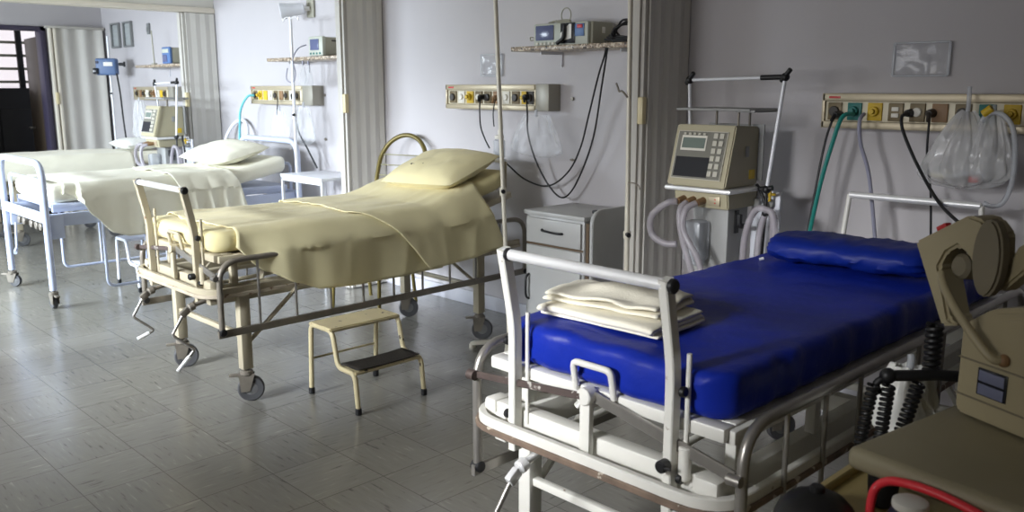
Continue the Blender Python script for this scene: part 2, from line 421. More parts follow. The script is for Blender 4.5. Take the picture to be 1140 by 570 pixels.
# front wall (behind the camera) with three window openings
WINS = [(-10.7, -8.1), (-7.5, -6.0), (-5.3, -3.1), (-2.6, -1.6)]
wf = MB(); x = XL
for a, b in WINS:
    wf.box(((x + a) / 2, YF - .1, ZC / 2), (a - x, .2, ZC), 0); x = b
    wf.box(((a + b) / 2, YF - .1, .45), (b - a, .2, .9), 0); wf.box(((a + b) / 2, YF - .1, 2.57), (b - a, .2, .36), 0)
wf.box(((x + XR) / 2, YF - .1, ZC / 2), (XR - x, .2, ZC), 0)
struct(wf.build('wall_front', 'wall'))
for i, (a, b) in enumerate(WINS):
    f = MB(); n = 4
    f.bar([(a, YF - .12, .9), (b, YF - .12, .9), (b, YF - .12, 2.39), (a, YF - .12, 2.39)], .05, .05, closed=True)
    for k in range(1, n): f.box((a + (b - a) * k / n, YF - .12, 1.645), (.04, .04, 1.45))
    struct(f.build('window_%d' % (i + 2), 'chairw'))
# baseboard
struct(MB().box(((XL + XR) / 2, YB - .012, .05), (XR - XL, .024, .1), .004).build('baseboard_back', 'base'))
struct(MB().box((XL + .012, (YF + DY0) / 2, .05), (.024, DY0 - YF, .1), .004).build('baseboard_left', 'base'))
# header beams over the folding partitions
HX = [-2.86, -5.66, -8.44]
for i, hx in enumerate(HX):
    h = MB(); h.box((hx, (YF + YB) / 2, 2.52), (.09, YB - YF, .46), .003)
    struct(h.build('wall_header_%d' % (i + 1), 'ceil'))
    struct(MB().box((hx, (YF + YB) / 2, 2.285), (.13, YB - YF, .05), .004).build('trim_%d' % (i + 1), 'trim'))

# unseen panels added on the window side to keep daylight off the right bay
for i_, hx in enumerate(HX[:2]):
    struct(MB().box((hx, (YF + (.4, .8)[i_]) / 2, 1.13), (.10, (.4, .8)[i_] - YF, 2.26), .004).build('wall_partition_%d' % (i_ + 1), 'fold'))

# doorway at the far end: frame, brown leaf standing open, black lower gate, daylit louvre beyond
d = MB()
for yy in (DY0 + .02, DY1 - .03): d.box((XL - .07, yy, DZ / 2), (.2, .06, DZ), .004)
d.box((XL - .07, (DY0 + DY1) / 2, DZ - .025), (.2, DY1 - DY0, .05), .004)
door = struct(d.build('door_1', 'frame'))
MB().box((XL - .52, DY1 + .0, 1.08), (.74, .045, 2.12), .004, rz=R(-6)).build('door_leaf', 'leaf', door)
MB().cyl((XL - .72, DY1 - .0, 1.05), (XL - .72, DY1 - .07, 1.05), .012).bar([(XL - .72, DY1 - .07, 1.05), (XL - .62, DY1 - .075, 1.05)], .02, .015).build('door_handle', 'steel', door)
lv = MB(); lv.box((-13.1, 3.6, 1.45), (.05, 3.4, 2.9), 0)
win = struct(lv.build('window_1', 'glassday'))
lv = MB()
for k in range(9): lv.box((-13.02, 3.6, 1.45 + k * .17), (.05, 3.4, .035), .003)
lv.build('louvre_slats', 'mon', win)
MB().box((-12.95, 3.55, 1.9), (.05, .07, 1.4), .004).build('window_bar', 'gate', win)
g = MB(); g.box((-12.8, 3.6, .77), (.04, 3.2, 1.54), .003)
for k in range(3): g.box((-12.77, 2.6 + k * .9, .72), (.03, .6, 1.1), .02)
struct(g.build('wall_outer_panel', 'gate'))

# ================================================================== BUILDERS
def caster(p, parent, r=.066, sw=.0, col='wheel'):
    """fork plate + wheel; p = floor point under the leg; sw = swivel angle"""
    m = Matrix.Translation(p) @ Matrix.Rotation(sw, 4, 'Z')
    T = lambda *a: m @ Vector(a)
    f = MB()
    for sx in (-1, 1):
        f.prism([(-.03, r * .8), (-.012, r - .012), (.012, r - .012), (.04, r * 2 + .012), (-.04, r * 2 + .012)], .005, m @ Matrix.Translation((sx * .021 - .0025, 0, 0)) @ Matrix(((0, 0, 1, 0), (1, 0, 0, 0), (0, 1, 0, 0), (0, 0, 0, 1))))
    f.cyl(T(0, 0, 2 * r + .006), T(0, 0, 2 * r + .03), .032, bev=.004)
    f.cyl(T(0, 0, 2 * r + .03), T(0, 0, 2 * r + .07), .014)
    f.box(T(0, -.055, 2 * r + .006), (.03, .06, .012), .004, rz=sw)
    o = f.build('caster', 'dsteel', parent)
    mm = m @ Matrix.Translation((0, .018, r)) @ Matrix.Rotation(PI / 2, 4, 'Y')
    w = MB().lathe([(r * .55, -.014), (r * .9, -.016), (r, -.010), (r, .010), (r * .9, .016), (r * .55, .014)], mm, 28)
    w.build('wheel', col, o)
    MB().lathe([(.012, -.019), (r * .62, -.012), (r * .62, .012), (.012, .019)], mm, 20).build('hub', 'hub', o)
    return o

def slab(w, l, z0, z1, rad=.03, bend=None, ny=40, nx=9, y0=0., amp=0., seed=0, plan=None):
    """mattress: rounded-rectangle section swept along y"""
    mb = MB(); zc = (z0 + z1) / 2; hh = (z1 - z0) / 2
    pr = plan or rad
    ds = [pr * (1 - math.cos(PI / 2 * k / 7)) for k in range(7)]          # distances from the end
    def insets(d_):
        ix = pr - math.sqrt(max(0, pr * pr - (pr - d_) ** 2)) if d_ < pr else 0
        iz = rad - math.sqrt(max(0, rad * rad - (rad - d_) ** 2)) if d_ < rad else 0
        return (ix, iz)
    row = [(y0 + d_, insets(d_)) for d_ in ds]
    row += [(y0 + pr + (l - 2 * pr) * k / ny, (0., 0.)) for k in range(0, ny + 1)]
    row += [(y0 + l - d_, insets(d_)) for d_ in ds[::-1]]
    rings = []
    for y, ins in row:
        ix, iz = ins; a, b = w / 2 - ix, hh - iz; pts = []
        r = max(rad - iz, .002)
        def corner(cx, cz, a0):
            for k in range(5):
                t = a0 + PI / 2 * k / 4; pts.append((cx + r * math.cos(t), cz + r * math.sin(t)))
        corner(a - r, b - r, 0)
        for k in range(1, nx): pts.append((a - r - (2 * a - 2 * r) * k / nx, b))
        corner(-a + r, b - r, PI / 2)
        corner(-a + r, -b + r, PI)
        for k in range(1, nx): pts.append((-a + r + (2 * a - 2 * r) * k / nx, -b))
        corner(a - r, -b + r, PI * 1.5)
        ring = []
        for px, pz in pts:
            z = zc + pz + (bend(y) if bend else 0)
            dx = 0
            if amp:
                nn = noise.noise(Vector((px * 5 + seed, y * 5, pz * 9)))
                z += amp * nn * (1 if pz > 0 else .2); dx = amp * 1.2 * noise.noise(Vector((px * 3, y * 14 + seed, pz * 4))) * (1 if abs(px) > a - r * 1.2 else 0)
            ring.append(mb.bm.verts.new((px + dx, y + (amp * 2.0 * noise.noise(Vector((px * 13, seed, pz * 6))) if ix and amp else 0), z)))
        rings.append(ring)
    k = len(rings[0])
    for i in range(len(rings) - 1):
        for j in range(k): mb.bm.faces.new((rings[i][j], rings[i][(j + 1) % k], rings[i + 1][(j + 1) % k], rings[i + 1][j]))
    mb.bm.faces.new(rings[0][::-1]); mb.bm.faces.new(rings[-1])
    return mb

def pillow_mb(w, l, h, seed=0, amp=.006, p=2.6):
    mb = MB()
    def side(sg):
        def fn(u, v):
            a, b = u * 2 - 1, v * 2 - 1
            e = max(0, (1 - abs(a) ** p)) ** .55 * max(0, (1 - abs(b) ** p)) ** .55
            pin = 1 - .05 * (1 - abs(a)) * abs(b) ** 2
            n = noise.noise(Vector((a * 2.4 + seed, b * 2.4, sg))) + .5 * noise.noise(Vector((a * 6 + seed, b * 5, sg)))
            return (a * w / 2 * pin, b * l / 2 * (1 - .05 * (1 - abs(b)) * abs(a) ** 2), sg * (h / 2 * e + .002) + amp * n * e * 1.5)
        return fn
    mb.grid(side(1), 26, 20); mb.grid(side(-1), 26, 20)
    bmesh.ops.remove_doubles(mb.bm, verts=mb.bm.verts, dist=.006)
    return mb

def interp(tab, y):
    if y <= tab[0][0]: return tab[0][1]
    for (a, va), (b, vb) in zip(tab, tab[1:]):
        if y <= b:
            t = (y - a) / (b - a); t = t * t * (3 - 2 * t) * .5 + t * .5
            return va + (vb - va) * t
    return tab[-1][1]

def resample(pts, n):
    pts = [Vector(p) for p in pts]; L_ = [0]
    for a, b in zip(pts, pts[1:]): L_.append(L_[-1] + (b - a).length)
    out = []; j = 0
    for k in range(n):
        s_ = L_[-1] * k / (n - 1)
        while j < len(pts) - 2 and L_[j + 1] < s_: j += 1
        t = (s_ - L_[j]) / max(L_[j + 1] - L_[j], 1e-9); out.append(pts[j].lerp(pts[j + 1], min(1, t)))
    return out

def drape(section, y_start, y_end, nt=70, ns=70, seed=0, top_amp=.005, side_amp=.014, freq=11.):
    """cloth over a bed. section(y) -> polyline of (x, z) from one hem over the top to the other hem"""
    mb = MB(); P = []
    for i in range(nt):
        row = []
        for j in range(ns):
            s_ = j / (ns - 1); y = y_start(s_) + (y_end(s_) - y_start(s_)) * i / (nt - 1)
            sec = resample(fillet([Vector((a, 0, b)) for a, b in section(y)], .045, 5), ns)
            p = sec[j].copy(); q = sec[min(j + 1, ns - 1)] - sec[max(j - 1, 0)]
            nrm = Vector((-q.z, 0, q.x)).normalized()
            if nrm.z < -.2: nrm = -nrm
            steep = abs(q.z) / max(q.length, 1e-6)
            ztop = max(v.z for v in sec); hang = min(1, max(0, (ztop - p.z) / .25))
            f = top_amp * (noise.noise(Vector((p.x * 4 + seed, y * 5, 0))) + .6 * noise.noise(Vector((p.x * 9 + y * 4, y * 3 + seed, 2))))
            f += top_amp * (1 - steep) * (1.1 * noise.noise(Vector((p.x * 15 + 1.5 * y, y * 1.6 + seed, 7))) - .8 * abs(noise.noise(Vector((p.x * 8 - y, y * 2.2, seed + 3)))))
            f += steep * hang * side_amp * (math.sin(y * freq + 1.5 * noise.noise(Vector((y * 3, seed, p.z)))) * .6 + .8 * noise.noise(Vector((y * 7 + seed, p.z * 3, 1))))
            f2 = abs(f) if steep > .6 else f
            row.append(mb.bm.verts.new((p.x + nrm.x * f2, y, p.z + nrm.z * f)))
        P.append(row)
    for i in range(nt - 1):
        for j in range(ns - 1): mb.bm.faces.new((P[i][j], P[i + 1][j], P[i + 1][j + 1], P[i][j + 1]))
    return mb

def crank(x, parent, drop=0., mat='dsteel'):
    """folding crank handle under the foot end"""
    m = MB()
    m.cyl((x, -.045, .515), (x, .06, .535), .011).cyl((x, -.065, .505), (x, -.035, .515), .020, bev=.004)
    m.box((x, -.085, .488), (.022, .045, .034), .005, rot=Matrix.Rotation(R(35), 3, 'X'))
    o = m.build('crank', mat, parent)
    h = MB(); p = [(x, -.09, .485), (x - .01, -.15, .385), (x + .015, -.055, .30), (x, -.14, .265 + drop)]
    h.tube(p, .0075, 10, fil=.015)
    h.build('crank_arm', 'steel', o)
    MB().cyl(Vector(p[2]).lerp(Vector(p[3]), .3), p[3], .0105, bev=.003).build('crank_grip', 'chrome', o)

def crank_bed(label, cx, y0, paint, bumper, group, back=.0, seed=0, rt=.742, ft=1.072):
    b = thing('hospital_bed', label, 'bed', (cx, y0, 0), 0, group)
    # foot posts: flat bars that lean out at the top
    for sx in (-1, 1):
        x = .27 * sx
        m = MB().bar([(x, .0, .52), (x, 0, ft - .21), (x, -.045, ft + .014)], .034, .026, fil=.05)
        po = m.build('foot_post', paint, b)
        k = MB()
        for z in (.62, .84): k.cyl((x + .022 * sx, 0, z), (x + .038 * sx, 0, z), .013, bev=.003)
        k.cyl((x + .012, -.045, ft), (x + .030, -.045, ft), .018, bev=.004)
        each(k, 'bolt', 'black', po)
        # clamp sleeve beside the post with its black knob
        s_ = MB().bar([(x + .03, .02, .60), (x + .03, .02, .93)], .012, .012)
        s_.build('slide_rod', paint, po)
    MB().cyl((-.27, -.045, ft), (.27, -.045, ft), .0155, bev=.003).build('foot_rail', 'chrome', b)
    k = MB().cyl((.305, .01, .615), (.305, .01, .70), .016, bev=.003)
    MB().cyl((.27, -.045, .652), (.27, -.013, .652), .016, bev=.004).cyl((.27, -.04, .652), (.27, 0, .652), .007).box((.285, -.04, .654), (.03, .008, .006), .002).build('clamp_knob', 'black', b)
    k.build('post_socket', paint, b)
    # bumper band round the foot end and along both sides
    path = [(-.44, 2.02, .585), (-.44, -.035, .585), (.44, -.035, .585), (.44, 2.02, .585)]
    bp = MB().bar(path, .022, .046, fil=.13, up=(0, 0, 1)).build('bumper_frame', paint, b)
    path2 = [(-.454, 2.02, .572), (-.454, -.049, .572), (.454, -.049, .572), (.454, 2.02, .572)]
    MB().bar(path2, .010, .019, fil=.14, up=(0, 0, 1)).build('bumper_strip', bumper, bp)
    # chassis
    for sx in (-1, 1):
        MB().box((.345 * sx, 1.0, .56), (.045, 1.98, .085), .004).build('side_beam', paint, b)
    cb = MB().box((0, .045, .600), (.80, .05, .068), .005)
    cb.build('cross_beam', paint, b)
    MB().box((0, 1.96, .58), (.72, .05, .085), .005).build('cross_beam', paint, b)
    MB().box((0, .9, .57), (.66, .04, .06), .004).build('cross_beam', paint, b)
    MB().box((-.39, .045, .605), (.05, .07, .07), .012).build('corner_block', paint, b); MB().box((.37, .03, .605), (.075, .07, .075), .014).build('corner_block', paint, b)
    # lifting linkage rods under the platform
    rods = MB()
    for x in (-.2, .12):
        rods.cyl((x, .06, .56), (x, 1.15, .60), .011)
    rods.bar([(-.3, .3, .56), (-.22, .42, .74)], .03, .012).bar([(.3, .3, .56), (.22, .42, .74)], .03, .012)
    rods.bar([(-.3, 1.3, .56), (-.2, 1.12, .74)], .03, .012).bar([(.3, 1.3, .56), (.2, 1.12, .74)], .03, .012)
    each(rods, 'lifting_rod', paint, b)
    # platform
    pl = MB().box((0, .1, .750), (.80, .05, .034), .006).box((0, .05, .748), (.80, .05, .036), .006)
    for sx in (-1, 1): pl.box((.4 * sx, .72, .742), (.035, 1.35, .035), .004)
    pl.box((0, .72, .755), (.80, 1.32, .012), .002)
    hp = back
    pb = Matrix.Translation((0, 1.38, .742)) @ Matrix.Rotation(hp, 4, 'X')
    tb = MB().box((0, .31, .012), (.80, .62, .012), .002).box((.4, .31, 0), (.035, .62, .035), .004).box((-.4, .31, 0), (.035, .62, .035), .004).box((0, .61, 0), (.8, .035, .035), .004)
    bmesh.ops.transform(tb.bm, matrix=pb, verts=tb.bm.verts); tb.build('back_section', paint, b)
    p = pl.build('mattress_platform', paint, b)
    for sx in (-1, 1):
        for yy in (.14, .55, 1.3): MB().box((.36 * sx, yy, .665), (.03, .035, .13), .003).build('platform_strut', paint, b)
    # mattress retaining loop at the foot
    MB().tube([(-.055, .02, .755), (-.055, .005, .835), (.075, .005, .835), (.075, .02, .755)], .0095, fil=.02).build('retaining_loop', paint, b)
    # linkage bar between the two side rails, pivoting on a centre upright
    MB().box((.0, .0, .675), (.034, .02, .17), .003).cyl((0, -.018, .752), (0, .02, .752), .024, bev=.003).build('pivot_upright', paint, b)
    lk = MB().bar([(-.45, .01, .70), (-.01, -.014, .752)], .010, .021, up=(0, 0, 1)).cyl((-.468, .0, .70), (-.44, .0, .70), .016)
    lk.build('linkage_bar', 'linkrust', b)
    MB().bar([(.01, .012, .752), (.44, .012, .665)], .012, .032, up=(0, 0, 1)).cyl((.43, .0, .665), (.465, .0, .665), .014).build('linkage_bar', 'steel', b)
    # legs
    for sx in (-1, 1):
        for yy in (.17, 1.74):
            MB().box((.375 * sx, yy, .37), (.05, .056, .40), .004).build('leg', paint, b)
    for yy in (.17, 1.74):
        MB().box((0, yy, .335), (.72, .026, .026), .004).build('leg_brace', paint, b)
    for sx in (-1, 1):
        MB().bar([(.375 * sx, .19, .30), (.375 * sx, .48, .54)], .026, .014).build('diagonal_brace', paint, b)
        MB().bar([(.375 * sx, 1.72, .36), (.375 * sx, 1.5, .54)], .026, .014).build('diagonal_brace', paint, b)
    for sx, yy, sw in ((1, .17, -.50), (-1, .17, -.35), (1, 1.74, -.75), (-1, 1.74, -.6)):
        caster((.375 * sx, yy, 0), b, sw=sw)
    # side rails
    for sx in (-1, 1):
        x = .455 * sx
        r = MB().tube([(x, .02, .39), (x, .02, rt), (x, 2.06, rt), (x, 2.06, .40)], .0145, 12, fil=.11)
        ro = r.build('side_rail', 'steel' if paint != 'paint' else 'dsteel', b)
        MB().bar([(x, .0, .39), (x, 2.08, .40)], .016, .036, up=(0, 0, 1)).build('lower_bar', 'dsteel' if paint == 'paint' else 'steel', ro)
        for k in range(9):
            yy = .22 + k * .203
            MB().cyl((x, yy, .395), (x, yy, rt - .007), .007, seg=10).build('rail_bar', 'steel', ro)
        kn = MB()
        for yy in (.02, 2.06): kn.cyl((x - .02, yy, .40), (x + .02, yy, .40), .018, bev=.004)
        each(kn, 'rail_end_cap', 'black', ro)
    # head end
    hr = MB().cyl((-.27, 2.07, 1.085), (.27, 2.07, 1.085), .015, bev=.003).build('head_rail', 'chrome', b)
    for sx in (-1, 1): MB().tube([(.27 * sx, 2.07, 1.085), (.28 * sx, 2.055, .92), (.28 * sx, 2.04, .56)], .011, fil=.03).build('head_post', paint, b)
    cm = 'chrome' if paint == 'paintw' else 'dsteel'
    crank(-.19, b, .0, cm); crank(.29, b, -.06, cm)
    return b

# ------------------------------------------------------------------ bed with the bare blue mattress
BX, BY = -1.42, 1.66
crank_bed('white-painted crank bed with bare blue mattress, nearest the camera', BX, BY, 'paintw', 'rust', 'crank hospital beds', rt=.785, ft=1.103)
mt = slab(.765, 1.96, .767, .889, .030, amp=.009, seed=3, plan=.075, nx=24, ny=70).build('mattress', 'vinyl', loc=(BX + .018, BY + .03, 0))
tag(mt, 'royal blue vinyl mattress lying bare on the nearest bed', 'mattress')
sm = MB()
for k in (.25, .62): pass
pw = MB()
def bol(u, v):
    x = (u * 2 - 1); a = v * 2 * PI
    e = max(0, 1 - abs(x) ** 16) ** .5
    cz = math.cos(a); sy = math.sin(a)
    rz = .052 * e * (abs(cz) ** .8) * (1 if cz > 0 else -1); ry = .15 * (e * .55 + .45 * max(0, 1 - abs(x) ** 12)) * (abs(sy) ** .75) * (1 if sy > 0 else -1)
    n = noise.noise(Vector((x * 4, sy * 2, cz * 2))) * .008 + noise.noise(Vector((x * 11, sy * 3, cz * 4 + 5))) * .005
    return (x * .31 + .012 * noise.noise(Vector((0, sy * 3, cz * 3))), ry + n * e, rz + n * e)
pw.grid(bol, 48, 30, closed_v=True)
p = pw.build('pillow', 'pillowv', loc=(BX + .03, BY + 1.47, .947), rz=R(3)); tag(p, 'blue vinyl pillow at the head of the bare blue mattress', 'pillow')
MB().cyl((-.305, -.10, -.05), (-.318, -.11, -.055), .006).build('zip_pull', 'chrome', p)

# folded linen at the foot of the blue mattress
def folded(w, l, h, layers, seed, skew=0):
    """a folded sheet: one continuous strip folded to and fro"""
    pts = []; t = h / layers
    for k in range(layers):
        z = t * (k + .5); a, b = (-w / 2, w / 2) if k % 2 == 0 else (w / 2, -w / 2)
        j = random.uniform(-.008, .008)
        n = 9
        for i in range(n + 1): pts.append((a + (b - a) * i / n + j, z))
        if k < layers - 1:
            sg = 1 if b > 0 else -1
            for q in range(1, 4): ang = PI * q / 4; pts.append((b + sg * math.sin(ang) * t * .55 + j, z + t * .5 * (1 - math.cos(ang))))
    mb = MB()
    def fn(u, v):
        i = u * (len(pts) - 1); i0 = min(int(i), len(pts) - 2); f = i - i0
        x = pts[i0][0] * (1 - f) + pts[i0 + 1][0] * f; z = pts[i0][1] * (1 - f) + pts[i0 + 1][1] * f
        y = (v - .5) * l * (1 + .02 * math.sin(i * 1.7 + seed)) + .012 * noise.noise(Vector((x * 8, z * 40, seed)))
        sag = .012 * noise.noise(Vector((x * 6 + seed, y * 6, 0))) * (z / h) - .012 * (abs(2 * x / w) ** 6) * (z / h)
        return (x + .006 * noise.noise(Vector((y * 9, z * 60, seed))) + skew * y, y, z + sag)
    mb.grid(fn, len(pts), 22)
    return mb
def folded_cloth(w, l, t, layers, seed, rumple=.004, spread=.01):
    """one long strip of cloth folded to and fro along local x (folds face -x and +x)"""
    pts = []
    for k in range(layers):
        z = t * (k + .5); sg = 1 if k % 2 == 0 else -1; j = random.uniform(-spread, spread)
        a, b = -sg * (w / 2 - t / 2) + (j if k else 0), sg * (w / 2 - t / 2) + j
        for i in range(15): pts.append((a + (b - a) * i / 14, z))
        if k < layers - 1:
            for q in range(1, 6):
                ang = PI * q / 6; pts.append((b + sg * math.sin(ang) * t * .62, z + t * .5 * (1 - math.cos(ang))))
    H = layers * t; mb = MB()
    def fn(u, v):
        x, z = pts[min(int(round(u * (len(pts) - 1))), len(pts) - 1)]
        e = 1 - abs(2 * v - 1) ** 8; zz = z / H
        y = (v - .5) * l + (1 - e) * .012 * noise.noise(Vector((x * 5, z * 70, seed))) + .016 * (v - .5) * 2 * noise.noise(Vector((z * 90, seed, 4)))
        d = rumple * zz * (noise.noise(Vector((x * 8 + y * 5 + seed, y * 7 - x * 3, seed))) + .6 * noise.noise(Vector((x * 19 + y * 8, y * 15, seed))))
        return (x + .005 * noise.noise(Vector((y * 7, z * 50, seed + 2))), y, z + d + rumple * .5 * zz + rumple * 1.5 * zz * math.exp(-((x - .03) / .07) ** 2 - ((y + .04) / .10) ** 2) - .006 * zz * (1 - e))
    mb.grid(fn, len(pts), 30)
    return mb
zt = .894
f1 = folded_cloth(.26, .40, .0125, 3, 1.3, .003).build('folded_sheet', 'towel', loc=(BX - .105, BY + .265, zt), rz=R(93), solid=.0108, sub=1)
tag(f1, 'lower cream folded sheet with layered edges, lying on the foot of the blue mattress', 'folded sheet', 'folded linen on the blue mattress')
f2 = folded_cloth(.25, .37, .0125, 2, 4.1, .020, .016).build('folded_sheet', 'towel', loc=(BX - .125, BY + .28, zt + .040), rz=R(97), solid=.0108, sub=1)
tag(f2, 'upper cream sheet, loosely folded and rumpled, topmost of the linen on the blue mattress', 'folded sheet', 'folded linen on the blue mattress')

# ------------------------------------------------------------------ middle bed with the cream sheet
CX, CY = -4.28, 1.78
crank_bed('cream-painted crank bed under the yellow-cream sheet, beside the two-step stool', CX, CY, 'paint', 'rustw', 'crank hospital beds', back=R(14))
def bendm(y): return .27 * max(0, y - 1.27) * min(1, max(0, y - 1.27) / .15 * .5 + .5)
mt = slab(.815, 1.94, .768, .872, .04, bend=bendm, amp=.006, seed=9, plan=.085).build('mattress', 'creamd', loc=(CX, CY, 0))
mt.location.y = CY + .03
tag(mt, 'cream-covered mattress, its tucked foot corner showing below the yellow-cream sheet', 'mattress')
HEM = [(.10, .815), (.27, .66), (.42, .585), (.55, .535), (.79, .522), (1.03, .522), (1.29, .53), (1.9, .58)]
OUTM = [(.05, .418), (.20, .435), (.38, .485), (.55, .498), (1.9, .50)]
def secm(y):
    zh = interp(HEM, y); zt = .880 + bendm(y - .03); o = interp(OUTM, y)
    zs = max(.775, zh + .03)
    return [(o, zh), (.41 + (o - .41) * .93, zs), (.405, zt)] + [(-.40, zt), (-.425, zt - .08)]
sh = drape(secm, lambda s_: .13 + .02 * math.sin(s_ * 9), lambda s_: 1.35, 80, 80, 2, .006, .012, 9).build('bed_sheet', 'cream', loc=(CX, CY, 0), solid=.004)
tag(sh, 'yellow-cream sheet draped over the middle bed, its hem hanging below the near side rail', 'sheet')
def secm2(y):
    zt = .889 + bendm(y - .03); zh = interp([(.8, .58), (1.2, .535), (1.5, .55), (1.9, .60)], y)
    return [(.512, zh), (.502, .785), (.412, zt), (-.405, zt), (-.43, zt - .06)]
sh2 = drape(secm2, lambda s_: (1.25 - .40 * min(1, s_ / .32)) + .02 * math.sin(s_ * 12), lambda s_: 1.84 - .16 * min(1, s_ / .3), 50, 70, 6, .005, .010, 8).build('bed_sheet', 'cream', loc=(CX, CY, 0), solid=.004)
tag(sh2, 'turned-back upper cream sheet below the pillow of the middle bed', 'sheet')
p = pillow_mb(.64, .46, .17, 3, .009).build('pillow', 'cream', loc=(CX + .07, CY + 1.69, 1.05)); p.rotation_euler = (R(19), R(-2), R(3))
tag(p, 'cream pillow with gathered folds leaning at the head of the middle bed', 'pillow')
mk = MB()
for k in range(5): mk.box((-.10 + k * .022, -.12 + k * .004, .082 - k * .0005), (.014, .011, .004), .001)
each(mk, 'printed_mark', 'black', p)

# ------------------------------------------------------------------ left bed, tube frame painted pale blue-white
def tube_bed(label, cx, y0, group, far=False):
    b = thing('hospital_bed', label, 'bed', (cx, y0, 0), 0, group); pt = 'paintb'
    h = .50
    for yy, top, nm in ((0, 1.03, 'foot_frame'), (2.0, 1.10, 'head_frame')):
        o = MB().tube([(-h, yy, .135), (-h, yy, top), (h, yy, top), (h, yy, .135)], .024, 14, fil=.13).build(nm, pt, b)
        MB().box((0, yy, .645), (2 * h - .04, .022, .075), .008).build('cross_plate', pt, o)
        MB().tube([(-h + .10, yy + .03, .65), (-h + .10, yy + .03, .90), (h - .18, yy + .03, .90), (h - .18, yy + .03, .65)], .013, 10, fil=.05).build('inner_loop', pt, o)
    for sx in (-1, 1):
        MB().box((.455 * sx, 1.0, .625), (.03, 1.96, .09), .004).build('side_beam', pt, b)
        MB().box((.47 * sx, .07, .58), (.03, .10, .17), .006).build('corner_bracket', pt, b)
        ro = MB().tube([(.485 * sx, .38, .60), (.485 * sx, .38, .10), (.485 * sx, 1.35, .10), (.485 * sx, 1.35, .60)], .011, 10, fil=.06).build('side_rail', pt, b)
        for yy in (.68, 1.02): MB().cyl((.485 * sx, yy, .10), (.485 * sx, yy, .60), .008, seg=10).build('rail_bar', pt, ro)
    MB().box((0, 1.0, .72), (.86, 1.86, .03), .004).box((.41, 1.0, .705), (.03, 1.86, .06), .004).box((-.41, 1.0, .705), (.03, 1.86, .06), .004).build('mattress_platform', pt, b)
    g = MB()
    for x in (-.3, -.18, .0, .12, .22): g.cyl((x, .03, .555), (x, .16, .555), .030, bev=.004).box((x, .1, .60), (.04, .05, .06))
    each(g, 'crank_gear', 'dsteel', b)
    MB().tube([(-.18, -.02, .55), (-.18, -.03, .36), (-.08, -.07, .34)], .009, fil=.02).cyl((-.14, -.045, .352), (-.07, -.072, .338), .013).build('crank', 'paintb', b)
    MB().cyl((-.38, 1.35, .56), (.38, 1.35, .60), .03).box((0, 1.35, .52), (.1, .3, .06)).build('lift_motor_tube', pt, b)
    for sx in (-1, 1):
        for yy, sw in ((0, 1.2 * sx + .4), (2.0, 1.4)): caster((h * sx, yy, 0), b, r=.047, sw=sw)
    return b
LX, LY = -7.07, 1.86
tube_bed('pale blue-white tube-framed bed with ivory sheet, left of the middle bed', LX, LY, 'tube-framed hospital beds')
def bendl(y): return .20 * max(0, y - 1.33)
mt = slab(.84, 1.88, .738, .868, .045, bend=bendl, amp=.005, seed=21).build('mattress', 'ivoryc', loc=(LX, LY + .06, 0))
tag(mt, 'ivory-covered mattress of the pale blue-white tube-framed bed', 'mattress')
HEML = [(.06, .80), (.17, .80), (.22, .78), (.31, .64), (.44, .50), (.56, .462), (.9, .468), (1.3, .50)]
def secl(y):
    zh = interp(HEML, y); zt = .882 + bendl(y - .06)
    r_ = [(.52, zh), (.485, .80), (.425, zt)] if zh < .74 else [(.437, zh), (.425, zt - .01)]
    return r_ + [(-.42, zt), (-.44, zt - .1)]
sh = drape(secl, lambda s_: .14 + (.02 * math.sin(s_ * 8)), lambda s_: 1.16, 70, 74, 12, .006, .012, 9).build('bed_sheet', 'ivoryc', loc=(LX, LY, 0), solid=.004)
tag(sh, 'long ivory sheet hanging in a deep pointed drop over the side of the left bed', 'sheet')
def secl2(y):
    zt = .893 + bendl(y - .06); zh = interp([(.8, .56), (1.2, .52), (1.6, .58)], y)
    return [(.55, zh), (.51, .80), (.432, zt), (-.42, zt), (-.44, zt - .06)]
sh2 = drape(secl2, lambda s_: .95 + .03 * math.sin(s_ * 14), lambda s_: 1.52 - .10 * min(1, s_ / .3), 54, 90, 17, .010, .042, 26).build('draw_sheet', 'ivoryc', loc=(LX, LY, 0), solid=.004)
tag(sh2, 'gathered ivory draw sheet hanging in folds across the left bed below its pillow', 'sheet')
p = pillow_mb(.70, .46, .15, 8).build('pillow', 'ivoryc', loc=(LX - .03, LY + 1.60, 1.005)); p.rotation_euler = (R(13), R(1), R(6))
tag(p, 'plump ivory pillow at the head of the left tube-framed bed', 'pillow')

# ------------------------------------------------------------------ far bed by the doorway
QX, QY = -9.84, 2.27
fb = thing('hospital_bed', 'farthest bed with dark casters and an ivory coverlet, before the doorway', 'bed', (QX, QY, 0), 0, 'far bay beds')
for sx in (-1, 1):
    MB().box((.36 * sx, .88, .56), (.045, 1.72, .08), .004).build('side_beam', 'paint', fb)
    for yy in (.16, 1.05): MB().box((.375 * sx, yy, .36), (.05, .055, .4), .004).build('leg', 'paint', fb); caster((.375 * sx, yy, 0), fb, r=.068, sw=-.15)
    ro = MB().tube([(.455 * sx, .0, .40), (.455 * sx, .0, .74), (.455 * sx, 1.72, .74), (.455 * sx, 1.72, .4)], .013, 10, fil=.09).build('side_rail', 'steel', fb)
    for k in range(7): MB().cyl((.455 * sx, .2 + k * .21, .4), (.455 * sx, .2 + k * .21, .735), .006, seg=8).build('rail_bar', 'steel', ro)
    MB().bar([(.455 * sx, 0, .4), (.455 * sx, 1.72, .4)], .014, .03, up=(0, 0, 1)).build('lower_bar', 'steel', ro)
    MB().bar([(.27 * sx, -.05, .52), (.27 * sx, -.05, 1.0)], .04, .025).build('foot_post', 'paint', fb)
